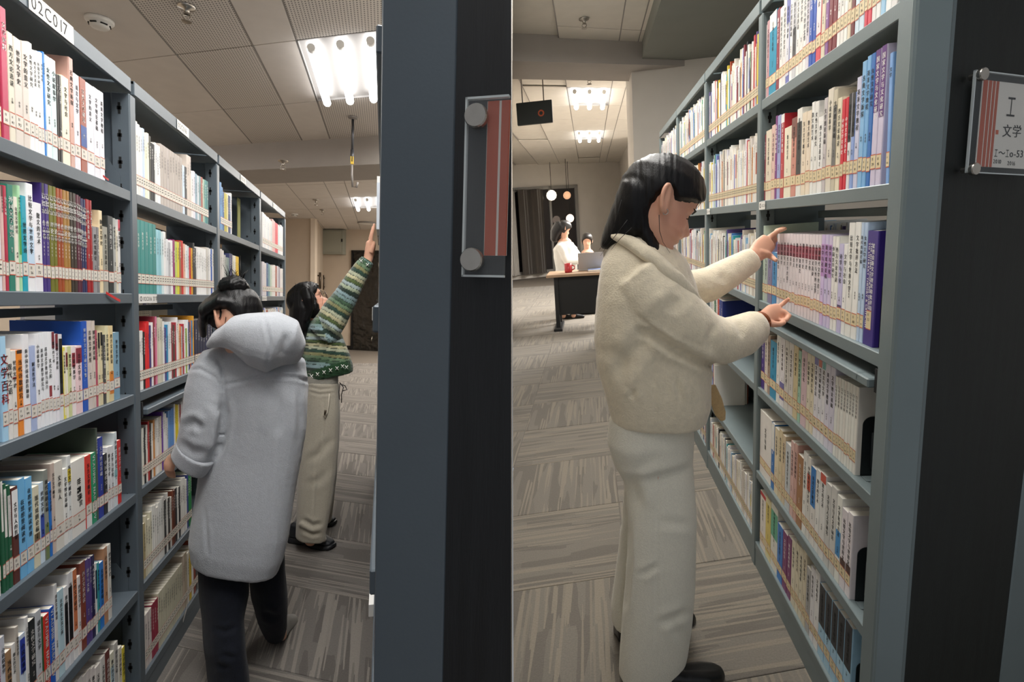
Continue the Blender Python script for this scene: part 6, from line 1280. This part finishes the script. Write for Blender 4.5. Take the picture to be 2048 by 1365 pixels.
# ================================================================ the reading desk far behind the cream-coat woman
def far_scene():
    Yd = 7.75; zt = float(B.ony(1150, 547, Yd)[2]); xa = float(B.ony(1098, 550, Yd)[0]); xb = float(B.ony(1240, 550, Yd)[0])
    f0 = float(B.ony(1115, 655, Yd)[2])
    t = thing('desk', B, (xa, Yd, 0), 'black fronted desk with a pale wooden top beside the far window', 'desk')
    wood = noise_tint(mat('pale wood top', 'a58a70', .5), 4, .1, 0); blk = mat('black desk panel', '101214', .5)
    mb = MB(); mb.box((xa - .04, Yd - .05, zt - .04), (xb, Yd + .62, zt)); part('top', mb, wood, t, .006)
    mb = MB(); mb.box((xa + .06, Yd + .05, zt - .58), (xb - .1, Yd + .08, zt - .04)); part('front_panel', mb, blk, t, .004)
    for x in (xa + .06, xb - .16):
        for y in (Yd + .02, Yd + .5): mb = MB(); mb.box((x, y, 0), (x + .06, y + .06, zt - .04)); part('leg', mb, blk, t, .004)
        mb = MB(); mb.box((x - .03, Yd - .1, 0.002), (x + .09, Yd + .62, .04)); part('foot', mb, blk, t, .006)
    q = float(B.ony(1137, 546, Yd + .2)[0])
    c = (q, Yd + .2, zt + .001); t = thing('mug', B, c, 'red mug on the far desk', 'mug'); mb = MB(); mb.smooth = True; red = mat('red glaze', 'b02a30', .3)
    mb.lathe(c, (0, 0, 1), [(0, 0), (.05, 0), (.055, .02), (.055, .13), (.049, .13), (.048, .02), (0, .015)], 18); part('cup', mb, red, t)
    mb = MB(); mb.smooth = True; mb.tube([np.array(c) + [.05, 0, .1], np.array(c) + [.09, 0, .085], np.array(c) + [.09, 0, .05], np.array(c) + [.05, 0, .03]], .008, 8); part('handle', mb, red, t)
    x = float(B.ony(1158, 546, Yd + .45)[0]); c = (x, Yd + .4, zt + .001); t = thing('laptop', B, c, 'open grey laptop on the far desk', 'laptop'); gm = mat('laptop grey', 'a9a8a6', .4, .3)
    mb = MB(); mb.box((x, Yd + .35, zt + .001), (x + .36, Yd + .6, zt + .018)); part('base', mb, gm, t, .003)
    mb = MB(); mb.hexa((x, Yd + .34, zt + .018), (.36, 0, 0), (0, .01, 0), (0, -.05, .24)); part('screen', mb, gm, t, .002)
    x = float(B.ony(1176, 547, Yd + .1)[0]); mb = MB(); mb.box((x, Yd + .08, zt + .001), (x + .3, Yd + .3, zt + .03)); mb2 = MB()
    t = thing('folder', B, (x, Yd + .1, zt + .001), 'blue folder lying on the near edge of the far desk', 'folder'); part('cover', mb, mat('blue folder', '6f7fa8', .5), t, .004); mb2.box((x + .005, Yd + .076, zt + .006), (x + .295, Yd + .085, zt + .025)); part('pages', mb2, M['paper'], t)
    # office chair shell in front of the desk
    def person(Y, headpx, headpy, hr, col, label, seated, hairc, lean):
        g = Fig(B, Y); p0 = B.ony(headpx, headpy, Y); g.root((p0[0], Y, 0), label)
        fwd, up, rt = axes(g, lean, (.0, 1, 0)); S = .23; o = g.P(headpx, headpy, 0) - S * .5 * up
        k = lambda m_: m_ / g.mpp(g.P(headpx, headpy, 0)); body = MB(); head_grid(body, o, fwd, up, rt, S, None, 30, 28)
        for sd in (-1, 1): ear(body, o, fwd, up, rt, S, sd)
        P = lambda dx, dz, dy=0.0: B.w(np.array([p0[0] + dx, Y + dy, p0[2] + dz]))
        W = lambda lst, mb, n=16: g.loft(mb, [(P(*q[:3]), k(q[3]), k(q[4])) for q in lst], n)
        s = 1 if lean[0] > 0 else -1
        W([(0, -.08, 0, .055, .055), (0, -.2, 0, .055, .055)], body); W([(0, -.18, 0, .1, .08), (0, -.32, 0, .15, .1), (0, -.55, 0, .13, .1), (0, -.7, 0, .14, .11)], body)
        hz = -.66 - (.0)
        legs = []
        for q in (-1, 1):
            if seated: W([(q * .07, -.68, 0, .07, .07), (q * .1, -.7, -.38, .06, .06), (q * .1, -1.1, -.4, .045, .05), (q * .1, -1.02 if False else -p0[2] + .05, -.42, .04, .06)], body)
            else: W([(q * .07, -.66, 0, .08, .08), (q * .08, -1.05, 0, .06, .06), (q * .08, -p0[2] + .04, 0, .045, .06)], body)
        hand = (s * .42, -.52, .05) if not seated else (s * .25, -.42, -.25)
        for q in (-1, 1):
            W([(q * .15 * (1 if seated else .4), -.26, q * .1, .05, .05), (q * .1 + s * .12, -.48, q * .13 - .05, .042, .042), (hand[0], hand[1], hand[2] + q * .06, .03, .025)], body, 12)
            hp = P(hand[0], hand[1], hand[2] + q * .06)
            for f in range(4): body.tube([hp, P(hand[0] + s * .05, hand[1] - .01, hand[2] + q * .06 + .016 * (f - 1.5)), P(hand[0] + s * .09, hand[1] - .035, hand[2] + q * .06 + .018 * (f - 1.5))], [.011, .009, .007], 6)
            body.tube([hp, P(hand[0] + s * .03, hand[1] + .03, hand[2] + q * .06), P(hand[0] + s * .055, hand[1] + .035, hand[2] + q * .06)], [.012, .01, .008], 6)
        me = remesh(body, .008, 2); v, n = get(me); colour(me, skin_cols(v, 'd2a48c', [])); bo = g.put('body', me, skin)
        top = MB(); W([(0, -.2, 0, .1, .09), (0, -.3, 0, .19, .13), (0, -.45, 0, .18, .14), (0, -.6, 0, .17, .14), (0, -.78, 0, .18, .15), (0, -.86 if not seated else -.74, 0, .18, .15)], top)
        for q in (-1, 1): W([(q * .15 * (1 if seated else .4), -.26, q * .1, .075, .075), (q * .1 + s * .12, -.48, q * .13 - .05, .068, .068), (hand[0] * .86, hand[1] + .01, hand[2] + q * .06, .05, .05)], top, 14)
        me = remesh(top, .012, 4); wrinkle(me, .01, 9); g.put('jacket', me, cloth('jacket ' + label[:20], col, .9))
        tr = MB()
        for q in (-1, 1):
            if seated: W([(q * .07, -.68, 0, .09, .09), (q * .1, -.7, -.38, .075, .075), (q * .1, -1.1, -.4, .06, .06), (q * .1, -p0[2] + .1, -.42, .055, .06)], tr)
            else: W([(q * .07, -.66, 0, .1, .1), (q * .08, -1.05, 0, .08, .08), (q * .08, -p0[2] + .09, 0, .065, .07)], tr)
        g.put('trousers', remesh(tr, .012, 3), cloth('dark trousers ' + label[:12], '1a1b1e', .9))
        for q in (-1, 1):
            sh = MB(); y2 = -.42 if seated else 0; W([(q * .09 - s * .06, -p0[2] + .045, y2, .04, .045), (q * .09 + s * .05, -p0[2] + .04, y2, .036, .045), (q * .09 + s * .15, -p0[2] + .03, y2, .024, .04)], sh, 12); g.put('shoe', remesh(sh, .008, 2), M['black'])
        def grow(u, a, x, y):
            aa = abs((a + math.pi) % (2 * math.pi) - math.pi); line = np.interp(aa, [0, .6, 1.2, 1.7, 3.2], [.72, .66, .45, .15, .1]); return .09 if u > line + .03 else -.02
        hr_ = MB(); head_grid(hr_, o, fwd, up, rt, S, grow, 34, 36)
        if not seated: W([(-s * .05, .06, 0, .1, .1), (-s * .13, -.05, 0, .09, .1), (-s * .16, -.16, 0, .06, .08)], hr_)
        g.put('hair', remesh(hr_, .009, 3), mat('hair ' + label[:14], hairc, .4))
    person(8.72, 1128, 458, 14, 'e3e2dc', 'far person standing at the desk in a white coat with dark tied hair', False, '141213', (.8, -.35, .3))
    person(9.5, 1174, 482, 12, '3a3734', 'far person in a dark jacket seated behind the desk facing this way', True, '1c1714', (-.15, -.3, -.9))
    # desk chair of the seated person
    # ---- hanging sign, window, curtains
    sp = B.ony(1066, 226, 7.3); xl_ = half_plane_x(B, 7.3, sp[2]) + .06; xr_ = float(B.ony(1105, 226, 7.3)[0]); z0 = float(B.ony(1066, 249, 7.3)[2]); z1 = float(B.ony(1066, 204, 7.3)[2])
    t = thing('hanging_sign', B, (xl_, 7.3, z0), 'dark green hanging sign with a small orange emblem, under the reading area ceiling', 'sign')
    mb = MB(); mb.box((xl_, 7.27, z0), (xr_, 7.33, z1)); part('board', mb, mat('sign dark green', '101b1a', .5), t, .006)
    mb = MB(); 
    for x in (xl_ + .08, xr_ - .1): mb = MB(); mb.tube([(x, 7.3, z1), (x, 7.3, CZ)], .008, 8); part('hanger', mb, M['grid'], t)
    ox = float(B.ony(1082, 226, 7.26)[0]); oz = float(B.ony(1082, 226, 7.26)[2]); mb = MB(); mb.lathe((ox, 7.269, oz), (0, -1, 0), [(.04, 0), (.04, .003), (.024, .003), (.022, 0)], 16); part('emblem', mb, mat('sign orange', 'b0512c', .6), t)
    # window with dark curtains in the back wall
    nB = np.array([dBw[1], -dBw[0], 0]); d3 = np.array([*dBw, 0])
    def ow(px, py): return on_vert(B, px, py, np.array([*wp, 0]), d3)
    a = ow(1028, 548); b = ow(1153, 370); L = (b - a) @ d3; z0, z1 = 0.12, b[2]
    a = np.array([a[0], a[1], z0]) - d3 * .6; L += .6; H = z1 - z0
    t = thing('window_1', B, a, kind='structure')
    fm = mat('window frame grey', '8a8884', .4); gl = mat('night glass', '2c2a2c', .06, spec=.8)
    mb = MB(); mb.hexa(a + nB * .004, d3 * L, nB * .01, (0, 0, H)); part('glass', mb, gl, t)
    for o_, u_, v_ in ((a, d3 * L, np.array([0, 0, .09])), (a + [0, 0, H - .09], d3 * L, np.array([0, 0, .09])), (a, d3 * .09, np.array([0, 0, H])), (a + d3 * (L - .09), d3 * .09, np.array([0, 0, H])), (a + d3 * (L * .66), d3 * .07, np.array([0, 0, H]))):
        mb = MB(); mb.hexa(o_ + nB * .012, u_, nB * .06, v_); part('window_frame', mb, fm, t, .004)
    def curtain(px0, px1, col, label):
        p0, p1 = ow(px0, 548), ow(px1, 548); Lc = (p1 - p0) @ d3; n = 60; vs = []; mbc = MB(); mbc.smooth = True
        for j, zz in enumerate((z0 + .02, z1 * .5, z1 - .1)):
            for i in range(n + 1):
                f = i / n; w = .09 * math.sin(f * Lc * 14) + .03 * math.sin(f * 37 + j); vs.append((np.array([p0[0], p0[1], 0]) + d3 * Lc * f + nB * (.24 + w)) + [0, 0, zz])
        fs = [(j * (n + 1) + i, j * (n + 1) + i + 1, (j + 1) * (n + 1) + i + 1, (j + 1) * (n + 1) + i) for j in range(2) for i in range(n)]
        k = len(vs); vs2 = vs + [q + nB * .012 for q in vs]; fs2 = fs + [tuple(q + k for q in f[::-1]) for f in fs]; mbc.add(vs2, fs2)
        t = thing('curtain', B, (p0[0], p0[1], z0), label, 'curtain', 'dark curtains'); part('drape', mbc, cloth('curtain ' + col, col, .9), t)
        mb = MB(); mb.smooth = True; mb.tube([np.array([p0[0], p0[1], z1 - .06]) + nB * .24, np.array([p0[0], p0[1], z1 - .06]) + nB * .24 + d3 * Lc], .02, 8); part('curtain_rail', mb, fm, t)
    curtain(1040, 1090, '4a443e', 'dark brown curtain drawn to the window side of the far wall')
    curtain(1014, 1036, 'b4afa8', 'pale grey curtain at the edge of the far window')
    for px, py, r, c, lab in ((1103, 391, .15, 'fff2d8', 'warm white globe lamp high in the far window'), (1134, 391, .11, 'e8b48c', 'dim orange globe lamp in the far window'), (1140, 437, .12, 'ffe2cc', 'pale round globe lamp in the far window above the standing person')):  # glowing globes on cords stand in for light spots reflected in the glass
        q = on_vert(B, px, py, np.array([*wp, 0]) + nB * (1.1 if 'dim' in lab else .5), d3); t = thing('reflection_globe', B, q, lab, 'reflection', 'glowing globes for window reflections')
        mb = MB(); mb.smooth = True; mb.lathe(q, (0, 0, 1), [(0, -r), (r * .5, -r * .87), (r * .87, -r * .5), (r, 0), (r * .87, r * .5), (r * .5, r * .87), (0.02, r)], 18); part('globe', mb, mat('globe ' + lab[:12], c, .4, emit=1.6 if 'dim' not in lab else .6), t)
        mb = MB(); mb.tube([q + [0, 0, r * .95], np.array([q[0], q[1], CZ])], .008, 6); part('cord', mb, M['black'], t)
    # fittings on the reading-area ceiling
    sprinkler(B, 1168, 38, CZ, 'sprinkler head on the reading area ceiling, nearest the viewer', 1.3)
    sprinkler(B, 1178, 153, CZ, 'sprinkler head on the reading area ceiling before the far lights', 1.5)
far_scene()

def small_things():
    # paper and ribbons about the shelves of the grey-coat aisle
    def leaflet(px0, px1, py0, py1, X, col, label):
        a = A.onx(px0, py1, X); b = A.onx(px1, py0, X); b[1] = min(b[1], 3.84); z = min(ZA, key=lambda q: abs(q - a[2])); t = thing('booklet', A, (X, a[1], z), label, 'booklet'); mb = MB(); mb.box((X, a[1], z + .0005), (X + .006, b[1], b[2])); part('cover', mb, noise_tint(mat('booklet ' + col, col, .6), 6, .06), t, .001)
        mb = MB(); mb.box((X + .0012, a[1] + .002, z + .002), (X + .0048, b[1] + .0015, b[2] - .002)); part('page_block', mb, M['paper'], t)
        mb = MB(); write(mb, '文学', (X + .0066, a[1] + .05, b[2] - .06), (0, 1, 0), (0, 0, 1), .022); part('lettering', mb, M['ink'], t)
    leaflet(474, 511, 421, 464, -.9, '9a9a62', 'yellow green booklet standing face out at the back of an empty shelf')
    leaflet(479, 511, 521, 566, -.9, '8c8a86', 'grey booklet standing face out on the shelf below the yellow green one')
    a = A.onx(303, 640, -1.12); b = A.onx(402, 604, -1.12); t = thing('notice_board', A, (-1.12, a[1], 0), 'pale beige board seen through the gap above the third shelf', 'board'); mb = MB(); mb.box((-1.13, a[1], 1.2), (-1.12, a[1] + .24, b[2])); mb.box((-1.13, a[1] + .24, b[2] - .055), (-1.12, b[1], b[2])); part('board', mb, mat('pale board', 'cfc6b4', .6), t)
    mb = MB(); mb.box((-1.135, a[1] + .02, 0), (-1.12, a[1] + .05, 1.2)); part('stand', mb, M['steel_a'], t)
    def ribbon(pts, col, label, w=.004):
        P = [A.onx(x, y, X) for x, y, X in pts]; t = thing('bookmark_ribbon', A, P[0], label, 'ribbon', 'bookmark ribbons'); mb = MB(); u = np.array([0, 0, 1.0])
        vs = [q + u * s for q in P for s in (-w, w)] ; vs += [q + np.array([.0008, 0, 0]) for q in vs]; n = len(P); k = 2 * n
        fs = [(2 * i, 2 * i + 1, 2 * i + 3, 2 * i + 2) for i in range(n - 1)]; fs += [tuple(q + k for q in f[::-1]) for f in fs] + [(0, k, k + 1, 1)]; mb.add(vs, fs); part('strip', mb, mat('ribbon ' + col, col, .5), t)
    ribbon([(212, 586, XA + .0), (222, 592, XA + .003), (232, 598, XA + .004), (240, 602, XA + .003)], 'c62a2a', 'red bookmark ribbon hanging over the lip of the second shelf, grey-coat aisle')
    ribbon([(206, 352, XA + .0), (212, 357, XA + .003), (217, 360, XA + .003)], 'b02a2a', 'short red bookmark ribbon at the lip of the top shelf, grey-coat aisle', .003)
    ribbon([(374, 1208, XA + .002), (372, 1222, XA + .006), (368, 1236, XA + .01), (366, 1244, XA + .012)], 'dcdad4', 'white paper strip hanging from the bottom shelf beside the grey coat', .005)
small_things()
